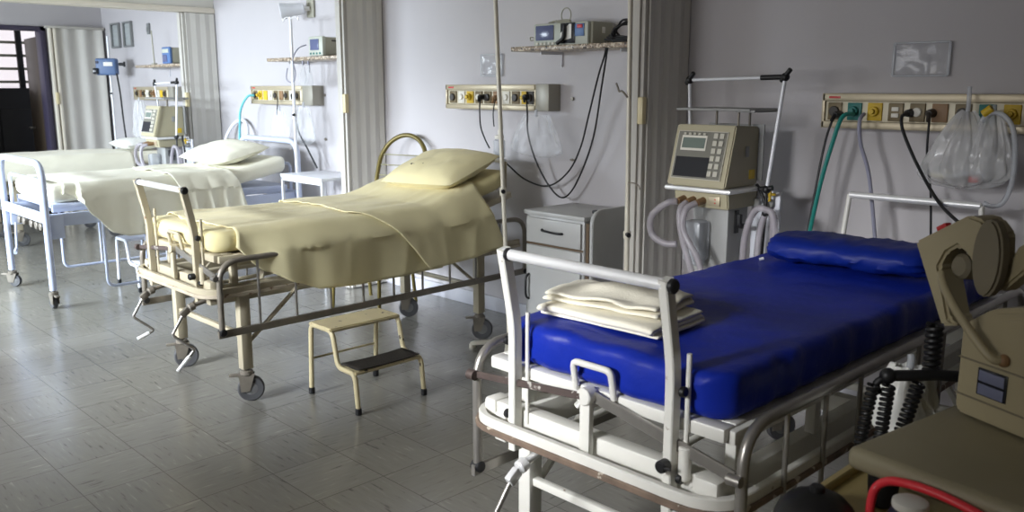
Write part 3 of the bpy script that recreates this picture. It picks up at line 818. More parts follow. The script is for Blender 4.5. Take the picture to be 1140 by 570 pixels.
MB().box((0, .05, .6), (.8, .05, .08)).box((0, .88, .72), (.82, 1.7, .04), .006).box((0, .16, .33), (.72, .026, .026)).box((0, 1.05, .33), (.72, .026, .026)).build('platform_frame', 'paint', fb)
MB().cyl((-.27, -.05, 1.0), (.27, -.05, 1.0), .015).build('foot_rail', 'chrome', fb)
mt = slab(.80, 1.72, .742, .865, .04, amp=.004, seed=31).build('mattress', 'ivoryc', loc=(QX, QY + .01, 0)); tag(mt, 'ivory-covered mattress of the farthest bed before the doorway', 'mattress')
def secf(y): return [(.475, .66), (.472, .77), (.405, .878), (-.405, .878), (-.472, .77), (-.475, .66)]
sh = drape(secf, lambda s_: .0, lambda s_: 1.30, 50, 60, 40, .005, .008, 12).build('coverlet', 'ivoryc', loc=(QX, QY, 0), solid=.004); tag(sh, 'ivory coverlet spread over the farthest bed before the doorway', 'coverlet')
p = pillow_mb(.58, .38, .13, 14).build('pillow', 'whitec', loc=(QX + .0, QY + 1.50, .938)); tag(p, 'flat white pillow on the farthest bed', 'pillow')

# ------------------------------------------------------------------ step stools
def step_stool(label, loc, rz, paint, tread, group):
    """high step at -x, low step at +x; two tube frames at y = 0 and y = .40"""
    t = thing('step_stool', label, 'step stool', loc, rz, group)
    Ly = .40
    for yy in (0, Ly):
        MB().tube([(-.42, yy, .02), (-.40, yy, .375), (-.205, yy, .375), (-.165, yy, .20), (-.02, yy, .20), (0, yy, .02)], .0125, 12, fil=.04).build('side_frame', paint, t)
    s1 = MB().prism([(-.405, -.012), (-.20, -.012), (-.20, Ly + .012), (-.405, Ly + .012)], .02, Matrix.Translation((0, 0, .368)), .006)
    s1.build('upper_step', paint, t)
    s2 = MB().prism([(-.165, 0), (-.012, 0), (-.012, Ly), (-.165, Ly)], .014, Matrix.Translation((0, 0, .193)), .004)
    o = s2.build('lower_step', paint, t)
    tm = MB()
    def tr(u, v): return (-.16 + .145 * u, .012 + (Ly - .024) * v, .2185 - .006 * math.sin(PI * v) + .001 * math.sin(u * 60))
    tm.grid(tr, 40, 12); tm.build('tread_mat', tread, o, solid=.004)
    MB().cyl((-.412, 0, .19), (-.412, Ly, .19), .006, seg=8).build('cross_rod', paint, t); MB().cyl((-.09, 0, .19), (-.09, Ly, .19), .006, seg=8).build('cross_rod', paint, t)
    for yy in (0, Ly):
        for x in (-.42, 0): MB().cyl((x, yy, 0), (x, yy, .035), .016, bev=.003).build('rubber_foot', 'black', t)
    return t
step_stool('chipped cream two-step stool with black tread, on the tiles beside the middle bed', (-3.35, 2.235, 0), 0, 'stool', 'tread', 'step stools')
step_stool('white two-step stool under the side of the left tube-framed bed', (-6.67, 2.50, 0), 0, 'stoolw', 'stoolw', 'step stools')

# ------------------------------------------------------------------ bedside cabinet
cb = thing('bedside_cabinet', 'white enamel bedside cabinet with a drawer and black handles, below the wall cables', 'cabinet', (-3.335, 3.80, 0))
w, dp, hz = .45, .42, .845
m = MB().box((0, .0, (.06 + hz - .02) / 2), (w, dp, hz - .08), .006)
for sx in (-1, 1):
    for yy in (-1, 1): m.box((.2 * sx, .18 * yy, .03), (.03, .03, .06), .003)
m.build('body', 'cab', cb)
MB().box((0, -.005, hz - .01), (w + .02, dp + .02, .025), .005).build('cabinet_top', 'cab', cb)
dr = MB().box((0, -dp / 2 - .008, .735), (w - .03, .018, .145), .004).build('drawer', 'cab', cb)
def dhandle(p0, p1, out):
    p0 = Vector(p0); p1 = Vector(p1); d = Vector((0, -out, 0))
    return MB().tube(smooth_path([p0, p0.lerp(p1, .12) + d, p0.lerp(p1, .5) + d * 1.25, p0.lerp(p1, .88) + d, p1], 5), .007, 8)
dhandle((-.08, -dp / 2 - .018, .745), (.08, -dp / 2 - .018, .738), .022).build('handle', 'black', dr)
do = MB().box((0, -dp / 2 - .008, .36), (w - .03, .018, .57), .004).build('door', 'cab', cb)
dhandle((-.185, -dp / 2 - .018, .47), (-.185, -dp / 2 - .018, .32), .024).build('handle', 'black', do)
MB().box((0, -dp / 2 - .002, .653), (w - .01, .006, .012), .001).build('drawer_gap', 'gap', cb)
MB().box((.238, 0, .42), (.022, dp - .02, .78), .002).build('side_recess', 'gap', cb)
poly = fillet([(-.20, .04, 0), (-.20, .885, 0), (.235, .885, 0), (.235, .04, 0)], .09, 8)
MB().prism([(q.x, q.y) for q in poly], .024, Matrix.Translation((.252, 0, 0)) @ Matrix(((0, 0, 1, 0), (1, 0, 0, 0), (0, 1, 0, 0), (0, 0, 0, 1))), .004).build('drop_leaf', 'cab', cb)
MB().box((.245, -.14, .872), (.03, .03, .02), .004).build('hinge', 'blacks', cb)

# white side table in the left bay
tb = thing('side_table', 'small white metal table beside the folding door, right of the left bed', 'table', (-6.07, 3.79, 0))
MB().box((0, 0, .85), (.62, .42, .022), .004).box((0, -.2, .825), (.60, .012, .035), .002).build('table_top', 'chairw', tb)
for sx in (-1, 1):
    for yy in (-1, 1): MB().box((.295 * sx, .195 * yy, .42), (.022, .022, .84), .003).build('leg', 'chairw', tb)
MB().box((0, 0, .30), (.58, .39, .014), .003).build('lower_shelf', 'chairw', tb)
MB().tube(smooth_path([(.10, -.12, .862 - .22), (.16, -.16, .62), (.24, -.12, .635), (.29, -.1, .64)], 6), .005).build('cable_hook', 'black', tb)

# ------------------------------------------------------------------ chairs
def wire_chair(label, loc, rz, tube, wire, seat, group, top=1.2):
    ch = thing('wire_back_chair', label, 'chair', loc, rz, group)
    w = .21; lean = .14
    zb = .46
    def P(x, z): return (x, .16 + (z - zb) * .36, z)
    arch = [P(-w - .03, zb)] + [P(-w, zb + (top - zb) * .45)] + [P(w * math.cos(PI - PI * k / 10), zb + (top - zb - w) + w * math.sin(PI - PI * k / 10)) for k in range(11)] + [P(w, zb + (top - zb) * .45), P(w + .03, zb)]
    a = MB().tube(smooth_path(arch, 4), .017, 12).build('back_frame', tube, ch)
    for k in range(6):
        z = zb + .22 + k * .075
        MB().cyl(P(-w, z), P(w, z), .0045, seg=8).build('back_wire', wire, a)
    MB().box((0, -.03, .45), (.44, .42, .05), .02, seg=3).build('seat', seat, ch)
    MB().tube([(-.21, -.22, .43), (.21, -.22, .43), (.21, .17, .43), (-.21, .17, .43)], .014, 10, closed=True, fil=.04).build('seat_frame', tube, ch)
    for sx in (-1, 1):
        MB().tube([(.2 * sx, -.2, .43), (.21 * sx, -.23, 0.0)], .014, 10).build('leg', tube, ch)
        MB().tube([(.2 * sx, .15, .43), (.21 * sx, .2, 0.0)], .014, 10).build('leg', tube, ch)
    return ch
wire_chair('olive-gold tube chair with a wire back, between the folding door and the middle bed', (-5.09, 3.58, 0), R(16), 'olive', 'wire', 'seat', 'wire-back chairs')
wire_chair('white tube chair with a wire back, behind the left bed', (-7.88, 3.60, 0), R(0), 'chairw', 'wire', 'seatw', 'wire-back chairs', top=1.24)

# ------------------------------------------------------------------ folding partitions
def folding_door(label, hx, y_open, y_wall, group, along='y', handle=1, z1=2.258, face='fold'):
    """stacked accordion door: zigzag of narrow slats between the wall and a lead post"""
    t = thing('folding_door', label, 'folding door', (hx, y_wall, 0), 0 if along == 'y' else R(-90), group)
    L_ = y_wall - y_open; n = max(3, int(L_ / .042)); hw = .062
    pts = []
    for k in range(n + 1):
        pts.append((hw if k % 2 == 0 else hw * .86, -L_ * k / n))
    for k in range(n, -1, -1): pts.append((-hw if k % 2 == 0 else -hw * .86, -L_ * k / n))
    m = MB().prism(pts, z1 - .012, Matrix.Translation((0, 0, .01)))
    m.build('accordion_panel', face, t, ang=15)
    m = MB().box((0, -L_ - .016, z1 / 2), (.105, .032, z1 - .012), .005).box((0, -L_ - .04, z1 / 2), (.06, .018, z1 - .012), .005)
    po = m.build('lead_post', 'foldpost', t)
    MB().box((.045, -L_ - .03, 1.43), (.035, .035, .14), .006).build('handle', 'ivory', po)
    return t
folding_door('stacked grey folding door between the bedside cabinet and the ventilator', HX[0], 3.72, 4.07, 'folding doors beside the beds')
folding_door('stacked grey folding door behind the olive chair', HX[1], 3.76, 4.07, 'folding doors beside the beds')
folding_door('stacked pale folding door behind the left bed, beyond the white chair', HX[2], 3.78, 4.07, 'folding doors beside the beds')
# broad pleated door drawn across the end wall beside the doorway
t = thing('folding_door', 'pale pleated folding door drawn beside the far doorway', 'folding door', (XL + .08, 4.04, 0), 0)
m = MB(); P_ = []
nn = 60
for i in range(nn + 1):
    y = -.62 * i / nn; x = .016 * math.cos(i / nn * 2 * PI * 3)
    P_.append((x, y))
poly = [(x + .006, y) for x, y in P_] + [(x - .006, y) for x, y in P_[::-1]]
m.prism(poly, 2.22, Matrix.Translation((0, 0, .01))); m.build('accordion_panel', 'fold', t)
MB().box((.01, -.60, 1.12), (.06, .03, 2.22), .005).box((.02, -.55, 1.12), (.05, .03, 2.22), .005).build('lead_post', 'trim', t)
MB().box((0, -.31, 2.245), (.06, .66, .03), .004).build('track', 'foldpost', t)
MB().box((.045, -.585, 1.42), (.03, .03, .14), .006).build('handle', 'ivory', t)

# ------------------------------------------------------------------ gas rails
def gas_rail(label, x0, L_, z0, z1, outlets, group, plain_end=0., dep=.10):
    t = thing('gas_rail', label, 'gas rail', (x0, YB, z0), 0, group)
    h = z1 - z0
    MB().box((L_ / 2, -dep / 2 + .01, h / 2), (L_, dep - .02, h), .003).build('housing', 'panel', t)
    MB().box((L_ / 2, -dep, h - .018), (L_, .022, .036), .003).box((L_ / 2, -dep, .016), (L_, .022, .032), .003).box((.006, -dep, h / 2), (.014, .022, h), .002).box((L_ - .006, -dep, h / 2), (.014, .022, h), .002).build('face_trim', 'panel', t)
    MB().box((L_ / 2, -dep + .006, h / 2 - .002), (L_ - .03, .012, h - .07), .001).build('face_plate', 'panelin', t)
    MB().box((.06, -dep - .0115, h - .018), (.055, .002, .010), .0005).build('maker_mark', 'red', t)
    if plain_end: MB().box((L_ + plain_end / 2, -dep / 2 - .004, h / 2), (plain_end, dep + .012, h + .004), .004).build('end_cover', 'panelend', t)
    for x, plate, kind in outlets:
        y = -dep
        o = MB().box((x, y - .003, h / 2 - .002), (.066, .012, .080), .003).build('outlet', plate, t)
        if kind == 'round': MB().cyl((x, y - .009, h / 2 - .002), (x, y - .022, h / 2 - .002), .024, bev=.003).build('socket', 'oblk', o)
        elif kind == 'double':
            s_ = MB()
            for q in (-.016, .012): s_.box((x, y - .012, h / 2 + q), (.032, .008, .018), .002)
            s_.build('socket', 'owht', o)
        elif kind == 'valve':
            MB().cyl((x, y - .009, h / 2), (x, y - .03, h / 2), .022, bev=.003).cyl((x, y - .03, h / 2), (x, y - .046, h / 2), .012, bev=.002).build('valve', plate, o)
        elif kind == 'white': MB().cyl((x, y - .009, h / 2), (x, y - .02, h / 2), .02, bev=.003).build('socket', 'owht', o)
    return t
def row(x0, step, spec): return [(x0 + step * i, p_, k_) for i, (p_, k_) in enumerate(spec)]
gas_rail('long beige wall rail of gas and power outlets above the blue mattress', -1.965, 1.10, 1.362, 1.522,
         row(.062, .0945, [('obronze', 'round'), ('oteal', 'valve'), ('oyel', 'valve'), ('obronze', 'double'), ('obronze', 'white'), ('obrn', 'none'), ('obronze', 'round'), ('oteal', 'valve'), ('oyel', 'valve'), ('obrn', 'round'), ('obronze', 'round')]), 'wall gas rails')
gas_rail('beige wall rail of outlets with a grey end cover, above the middle pillow', -4.735, .875, 1.405, 1.567,
         row(.075, .088, [('obronze', 'round'), ('owht', 'white'), ('oyel', 'valve'), ('obronze', 'white'), ('obronze', 'round'), ('obrn', 'none'), ('owht', 'white'), ('obronze', 'round'), ('oyel', 'valve')]) + [(.82, 'oblk', 'round')], 'wall gas rails', .11)
gas_rail('wall rail of outlets with a grey end cover, above the left bed', -7.53, .90, 1.40, 1.562,
         row(.075, .092, [('obronze', 'round'), ('oyel', 'valve'), ('oyel', 'none'), ('owht', 'white'), ('obronze', 'round'), ('obrn', 'none'), ('obronze', 'round'), ('owht', 'white'), ('obronze', 'round')]), 'wall gas rails', .16)
gas_rail('wall rail of outlets behind the far ventilator', -10.30, .95, 1.41, 1.555,
         row(.09, .095, [('obronze', 'round'), ('obrn', 'none'), ('obronze', 'round'), ('owht', 'white'), ('obronze', 'round'), ('obrn', 'valve'), ('owht', 'white'), ('oyel', 'none'), ('obronze', 'round')]), 'wall gas rails', .12)

# ------------------------------------------------------------------ shelves
def shelf(label, x0, x1, z, group):
    t = thing('wall_shelf', label, 'shelf', ((x0 + x1) / 2, YB, z), 0, group)
    L_ = x1 - x0
    MB().box((0, -.15, .003), (L_, .30, .027), .004).build('slab', 'granite', t)
    for sx in (-1, 1): MB().bar([(L_ * .33 * sx, -.006, -.10), (L_ * .33 * sx, -.006, -.019), (L_ * .33 * sx, -.2, -.019)], .02, .004, up=(1, 0, 0)).build('bracket', 'chairw', t)
    return t
shelf('granite shelf carrying the grey monitor, between the white pole and the folding door', -3.89, -2.96, 1.773, 'granite wall shelves')
shelf('granite shelf with a small monitor above the left bed', -6.86, -5.76, 1.773, 'granite wall shelves')
shelf('granite shelf with a blue-fronted monitor in the far bay', -9.70, -8.55, 1.765, 'granite wall shelves')

# monitors
mo = thing('patient_monitor', 'grey patient monitor on the granite shelf, blue screen and taped-on paper', 'monitor', (-3.535, 3.93, 1.787))
MB().box((0, .03, .068), (.45, .19, .128), .012).build('case', 'mon', mo)
fr = MB().box((-.005, -.075, .066), (.43, .03, .132), .010).build('front_panel', 'monf', mo)
MB().box((-.125, -.092, .078), (.145, .008, .085), .01).build('screen', 'screen', fr)
MB().box((.06, -.093, .07), (.11, .008, .115), .003).build('opening', 'dark', fr)
MB().prism([(-.055, -.045), (.03, -.03), (.03, .05), (.012, .05), (-.055, .0)], .004, Matrix.Translation((.065, -.098, .07)) @ Matrix.Rotation(PI / 2, 4, 'X')).build('paper_sheet', 'sticker', fr)
MB().box((.15, -.092, .085), (.07, .008, .07), .003).build('blue_panel', 'blue', fr)
MB().box((.155, -.097, .105), (.04, .006, .02), .002).build('red_mark', 'red', fr)
MB().tube([(.05, -.11, .115), (.048, -.115, .04), (.0, -.12, .012)], .012, fil=.02).build('probe', 'black', fr)
for k in range(5): MB().box((-.185 + .032 * k, -.092, .016), (.018, .008, .014), .002).build('button', 'owht', fr)
MB().box((.226, .03, .085), (.004, .025, .035), .001).build('side_label', 'sticker', mo)
for sx in (-1, 1): MB().box((.18 * sx, .0, .003), (.03, .1, .006), .001).build('foot', 'black', mo)
cp = MB()
ring = [(.065 * math.cos(a), .0, .225 + .033 * math.sin(a) * 1.2 - .02) for a in [PI * 2 * k / 20 for k in range(20)]]
ring = [(-.02 + .038 * math.cos(2 * PI * k / 20), -.02, .178 + .042 * math.sin(2 * PI * k / 20)) for k in range(20)]
cp.tube(ring, .0035, 8, closed=True)
cp.tube(smooth_path([(-.23, -.04, .045), (-.27, -.06, .06), (-.26, -.07, .04), (-.22, -.06, .05)], 5), .0035)
cp.tube(smooth_path([(-.16, -.02, .138), (-.12, .0, .15), (-.08, -.03, .145), (-.02, -.02, .15), (.02, -.03, .14), (-.06, -.05, .142)], 6), .007)
o = cp.build('coiled_lead', 'mon', loc=mo.location); tag(o, 'looped pale sensor lead lying on top of the grey patient monitor', 'cable')
cc = MB()
for q in range(5):
    r0 = .045 + .006 * q; pts = [(-3.06 + r0 * 1.5 * math.cos(a + q), 3.86 + .03 * math.sin(a * 2 + q), 1.842 + r0 * math.sin(a + q)) for a in [2 * PI * k / 22 for k in range(22)]]
    cc.tube(place(pts, (-3.06, 3.86, 1.79)), .006, 8, closed=True)
for q in range(3):
    cc.tube(place(smooth_path([(-3.2, 3.84 + q * .02, 1.81 + q * .012), (-3.05, 3.83, 1.80 + q * .01), (-2.98, 3.9, 1.81)], 6), (-3.06, 3.86, 1.79)), .006)
o = cc.build('coiled_cable', 'cable', loc=(-3.06, 3.86, 1.79)); tag(o, 'bundle of black cable coiled at the right end of the granite shelf', 'cable')

mo = thing('patient_monitor', 'small beige monitor with a dark blue screen on the shelf above the left bed', 'monitor', (-6.14, 3.93, 1.791))
MB().box((0, .02, .078), (.20, .22, .14), .012).build('case', 'mon', mo)
fr = MB().box((0, -.10, .078), (.205, .035, .15), .01).build('front_panel', 'monf', mo)
MB().box((-.01, -.119, .09), (.125, .006, .085), .004).build('screen', 'screen', fr)
for k in range(4): MB().box((-.07 + .045 * k, -.119, .022), (.02, .006, .014), .002).build('button', 'oteal', fr)
MB().box((.102, .02, .12), (.003, .10, .012), .001).build('side_mark', 'oblk', mo)
mo = thing('patient_monitor', 'beige monitor with a bright blue front on the far shelf', 'monitor', (-8.92, 3.92, 1.783))
MB().box((0, .02, .085), (.185, .25, .155), .012).build('case', 'mon', mo)
fr = MB().box((0, -.115, .085), (.19, .03, .165), .01).build('front_panel', 'blue', mo)
MB().box((-.02, -.132, .055), (.10, .006, .07), .004).build('screen', 'screen', fr)
MB().box((.0, -.132, .128), (.15, .006, .04), .003).build('panel_strip', 'monf', fr)

# ------------------------------------------------------------------ ventilators
def hose(pts, r=.014, name='breathing_hose', mat='hose', parent=None, n=8):
    path = smooth_path(pts, n)
    L_ = sum((a - b).length for a, b in zip(path, path[1:])); k = int(L_ / .006)
    path = resample(path, max(8, k)); sg = 10
    return MB().sweep(path, lambda i: [((r if i % 2 else r * .84) * math.cos(2 * PI * j / sg), (r if i % 2 else r * .84) * math.sin(2 * PI * j / sg)) for j in range(sg)] ).build(name, mat, parent, ang=80)
_old_sweep = MB.sweep
def _sweep(s, pts, sec, closed=False, cap=True, up=None):
    if callable(sec):
        pts = [Vector(p) for p in pts]; k = len(sec(0)); n = len(pts); rings = []
        T = [(pts[min(i + 1, n - 1)] - pts[max(i - 1, 0)]).normalized() for i in range(n)]
        u = (Vector((0, 0, 1)) if abs(T[0].z) < .9 else Vector((1, 0, 0))); u = (u - T[0] * u.dot(T[0])).normalized()
        for i in range(n):
            if i: u = T[i - 1].rotation_difference(T[i]) @ u; u = (u - T[i] * u.dot(T[i])).normalized()
            v = T[i].cross(u); rings.append([s.bm.verts.new(pts[i] + v * a + u * b) for a, b in sec(i)])
        for i in range(n - 1):
            for j in range(k): s.bm.faces.new((rings[i][j], rings[i][(j + 1) % k], rings[i + 1][(j + 1) % k], rings[i + 1][j]))
        s.bm.faces.new(rings[0][::-1]); s.bm.faces.new(rings[-1]); return s
    return _old_sweep(s, pts, sec, closed, cap, up)
MB.sweep = _sweep

def ventilator(label, loc, group, full=True):
    v = thing('ventilator', label, 'ventilator', loc, 0, group)
    YZ = Matrix(((0, 0, 1, 0), (1, 0, 0, 0), (0, 1, 0, 0), (0, 0, 0, 1)))   # local (y, z) profile, depth along x
    # head: wedge with a sloping face
    prof = [(-.165, 1.085), (.125, 1.085), (.125, 1.365), (-.085, 1.375), (-.105, 1.36), (-.172, 1.115)]
    MB().prism(prof, .30, Matrix.Translation((-.15, 0, 0)) @ YZ, .008).build('head_case', 'vent', v)
    MB().prism([(-.181, 1.09), (-.15, 1.09), (-.08, 1.372), (-.105, 1.375)], .325, Matrix.Translation((-.1625, 0, 0)) @ YZ, .006).build('front_bezel', 'vent', v)
    sl = math.atan2(.076, .27)
    Mf = Matrix.Translation((0, -.143, 1.235)) @ Matrix.Rotation(PI / 2 - sl, 4, 'X')
    def fb(cx, cy, w, h, z=.006, th=.004): return MB()._merge(_cube(w, h, th), Mf @ Matrix.Translation((cx, cy, z)))
    def _cube(w, h, th):
        tb = bmesh.new(); bmesh.ops.create_cube(tb, size=1); bmesh.ops.scale(tb, vec=(w, h, th), verts=tb.verts); return tb
    pn = fb(-.005, -.002, .265, .225, .004, .006).build('control_panel', 'ventp', v)
    fb(-.005, -.002, .275, .232, .002, .006).build('panel_border', 'key', pn)
    fb(-.045, .055, .125, .05, .008).build('display_screen', 'lcd', pn)
    fb(-.045, .055, .14, .072, .0068).build('screen_border', 'owht', pn)
    fb(-.035, -.06, .185, .095, .008).build('lower_cover', 'dark', pn)
    for r_ in range(6):
        for q in range(2):
            fb(.072 + q * .033, .092 - r_ * .036, .022, .024, .0105).build('key', 'key', pn)
    for q in range(5): fb(-.10 + q * .027, .098, .014, .010, .0105).build('key', 'key', pn)
    MB().box((.1515, .07, 1.14), (.003, .05, .045), .001).build('warning_sticker', 'yellow', v)
    MB().box((.1515, .02, 1.25), (.003, .03, .05), .001).build('side_vent', 'ventg', v)
    MB().box((.02, .128, 1.24), (.31, .012, .27), .004).build('rear_plate', 'ventg', v)
    # flat tray carried above the head
    MB().box((.03, .02, 1.447), (.40, .26, .012), .004).box((.20, .02, 1.442), (.10, .24, .012), .003).build('top_tray', 'ventg', v)
    for x, y in ((-.05, .06), (.12, .08), (.12, -.02)): MB().cyl((x, y, 1.37), (x, y, 1.442), .006, seg=10).build('tray_post', 'dsteel', v)
    # rim and lower block with gas ports
    MB().box((0, -.01, 1.072), (.37, .32, .022), .008).build('rim', 'chrome', v)
    lo = MB().prism([(-.13, .985), (.12, .985), (.13, 1.062), (-.14, 1.062)], .30, Matrix.Translation((-.145, 0, 0)) @ YZ, .006).build('lower_block', 'vent', v)
    for x in (-.09, -.035, .02): MB().cyl((x, -.13, 1.02), (x, -.19, 1.012), .018, .015, bev=.002).build('gas_port', 'obrn', lo)
    MB().box((.085, -.14, 1.022), (.06, .006, .045), .002).build('port_label', 'panel', lo)
    for q in (-.008, .008): MB().box((.09, -.1445, 1.022 + q), (.008, .003, .006)).build('indicator', 'red', lo)
    # column, base
    MB().box((.02, .02, .56), (.20, .18, .85), .01).build('column', 'ventg', v)
    MB().box((0, .0, .11), (.46, .42, .06), .02).build('base', 'ventg', v)
    for sx in (-1, 1):
        for sy in (-1, 1): caster((.19 * sx, .17 * sy, 0), v, r=.032)
    MB().box((-.02, -.12, .82), (.10, .10, .20), .02).cyl((-.02, -.12, .70), (-.02, -.12, .80), .045, bev=.01).build('humidifier', 'clearb', v)
    MB().bar([(.12, .0, .90), (.17, .0, .90), (.17, -.05, .90), (.17, -.05, .96)], .02, .02, fil=.02).bar([(.12, 0, .97), (.12, 0, .86)], .03, .02).build('cable_hook', 'black', v)
    MB().box((.20, .14, .85), (.15, .02, .42), .006).build('side_board', 'stoolw', v)
    g = MB()
    for x in (.16, .23): g.cyl((x, .13, 1.0), (x, .10, 1.0), .022, bev=.003)
    each(g, 'gauge', 'ventg', v)
    MB().tube(smooth_path([(.17, .09, 1.09), (.21, .07, 1.05), (.235, .07, .98), (.225, .08, .88), (.22, .08, .75)], 6), .008).build('power_lead', 'black', v)
    MB().box((.245, .09, 1.05), (.05, .012, .012), .003, rz=.4).box((.245, .085, 1.045), (.012, .012, .06), .003).build('tap', 'oyel', v)
    # jointed arm for the hoses
    A0, A1, A2, A3 = Vector((-.18, .05, 1.08)), Vector((-.175, .0, 1.585)), Vector((.335, .0, 1.595)), Vector((.285, -.02, 1.085))
    arm = MB().cyl(A0, A1, .008).cyl(A1, A2, .008).cyl(A2, A3, .009).build('hose_arm', 'ivwhite', v)
    for q in (A1, A2): MB().ball(q, .02).cyl(q + Vector((-.02, 0, -.02)), q + Vector((.03, -.01, .035)), .011, bev=.003).build('arm_joint', 'black', arm)
    MB().cyl(A2 + Vector((-.12, 0, -.002)), A2 + Vector((-.015, 0, 0)), .012).build('arm_sleeve', 'black', arm)
    MB().ball(A3, .02).cyl(A3 + Vector((-.03, 0, 0)), A3 + Vector((.03, 0, .01)), .012).cyl(A3, A3 + Vector((0, 0, -.12)), .007).ball(A3 + Vector((0, 0, -.11)), .017).build('hose_clip', 'black', arm)
    # corrugated breathing hoses
    hose([(-.09, -.19, 1.012), (-.13, -.22, 1.0), (-.215, -.22, .93), (-.22, -.21, .84), (-.15, -.20, .80), (-.09, -.18, .80)], .018, parent=v)
    hose([(-.035, -.19, 1.012), (-.045, -.23, .97), (-.02, -.24, .85), (.03, -.23, .70), (.06, -.2, .55)], .017, parent=v)
    hose([(.02, -.19, 1.012), (-.01, -.235, .98), (-.005, -.25, .88), (.08, -.24, .74), (.10, -.21, .55)], .017, parent=v)
    hz = A3 + Vector((0, 0, -.10))
    hose([hz + Vector((-.09, -.03, -.42)), hz + Vector((-.085, -.03, -.15)), hz + Vector((-.05, -.02, -.01)), hz + Vector((.01, -.02, .01)), hz + Vector((.06, -.02, -.05)), hz + Vector((.075, -.02, -.40))], .017, parent=v)
    hose([hz + Vector((-.05, .03, -.42)), hz + Vector((-.045, .03, -.14)), hz + Vector((-.01, .025, -.015)), hz + Vector((.03, .02, -.05)), hz + Vector((.03, .03, -.40))], .017, parent=v)
    return v
ventilator('beige ventilator with dark keypad panel and jointed hose arm, left of the blue mattress', (-2.33, 3.66, 0), 'ventilators')
ventilator('beige ventilator in the far bay, beside the farthest bed', (-8.44, 3.53, 0), 'ventilators')

# ------------------------------------------------------------------ IV stands
def iv_stand(label, foot, top, mat, group, hooks=True, base_r=.24, rz=0., slide=.9):
    foot = Vector(foot); top = Vector(top)
    t = thing('iv_stand', label, 'iv stand', foot, 0, group)
    d = top - foot
    MB().cyl((0, 0, .07), d, .0125, seg=14).build('pole', mat, t)
    k = d * (slide / d.length * 1.0)
    MB().cyl(k * .99, k * 1.04, .019, bev=.003).build('collar', mat, t)
    MB().cyl(k * 1.02 + Vector((.01, -.01, 0)), k * 1.02 + Vector((.035, -.03, 0)), .012).build('clamp_knob', 'black', t)
    b = MB()
    for q in range(3):
        a = rz + q * 2 * PI / 3
        b.bar([(0, 0, .085), (.08 * math.cos(a), .08 * math.sin(a), .07), (base_r * math.cos(a), base_r * math.sin(a), .028)], .04, .022, fil=.05)
        b.cyl((base_r * math.cos(a), base_r * math.sin(a), 0), (base_r * math.cos(a), base_r * math.sin(a), .022), .02)
    b.cyl((0, 0, .04), (0, 0, .12), .026, bev=.005)
    b.build('tripod_base', mat, t)
    if hooks:
        h = MB()
        for sg in (-1, 1):
            h.tube(smooth_path([d + Vector((0, 0, -.02)), d + Vector((.05 * sg, 0, 0)), d + Vector((.10 * sg, 0, -.01)), d + Vector((.115 * sg, 0, -.03)), d + Vector((.125 * sg, 0, 0))], 5), .005)
        h.build('bag_hook', 'chrome', t)
    return t
iv_stand('cream leaning IV stand between the middle bed and the bedside cabinet', (-3.53, 3.42, 0), (-3.645, 3.42, 2.12), 'ivpole', 'iv stands', base_r=.27, rz=R(192), slide=.95)
t = iv_stand('cream IV stand in front of the folding door, right of the bedside cabinet', (-2.70, 3.46, 0), (-2.745, 3.48, 2.2), 'ivpole', 'iv stands', base_r=.17, rz=R(90), slide=.8)
h = MB()
h.tube(smooth_path([(-.03, -.0, 1.5), (-.055, -.01, 1.53), (-.075, -.01, 1.53), (-.085, -.01, 1.55), (-.095, -.01, 1.57)], 5), .005); h.tube(smooth_path([(-.01, 0, 1.08), (.03, -.01, 1.08), (.06, -.01, 1.07), (.07, -.01, 1.05)], 5), .004)
h.build('side_hook', 'dsteel', t)
iv_stand('slim white IV stand by the white side table in the left bay', (-6.49, 3.80, 0), (-6.475, 3.80, 2.11), 'ivwhite', 'iv stands', base_r=.12, rz=R(60), slide=1.3)
t = iv_stand('white IV stand carrying the blue infusion pump in the far corner', (-10.66, 3.86, 0), (-10.66, 3.86, 2.13), 'ivwhite', 'iv stands', hooks=False, base_r=.15, rz=R(30), slide=1.45)
pu = thing('infusion_pump', 'blue infusion pump clamped on the white stand in the far corner', 'infusion pump', (-10.57, 3.80, 1.68), R(52))
MB().box((0, 0, .1), (.225, .12, .19), .02, seg=3).build('case', 'pump', pu)
MB().box((.03, -.062, .13), (.10, .006, .045), .004).build('display', 'sticker', pu)
MB().box((-.11, -.02, .05), (.06, .12, .07), .01).build('drop_chamber', 'dark', pu)
MB().cyl((.13, 0, .13), (.19, 0, .13), .018, bev=.004).cyl((.19, 0, .10), (.19, 0, .16), .012).build('clamp_screw', 'black', pu)
MB().cyl((-.09, -.06, .15), (-.09, -.068, .15), .016).build('dial', 'navy', pu)
o = MB().tube(smooth_path(place([at(130, 82, 3.75), at(134, 105, 3.72), at(137, 130, 3.7), at(141, 158, 3.72)], at(134, 105, 3.72)), 8), .009).build('power_cable', 'cable', loc=at(134, 105, 3.72)); tag(o, 'dark power lead hanging from the blue infusion pump', 'cable')

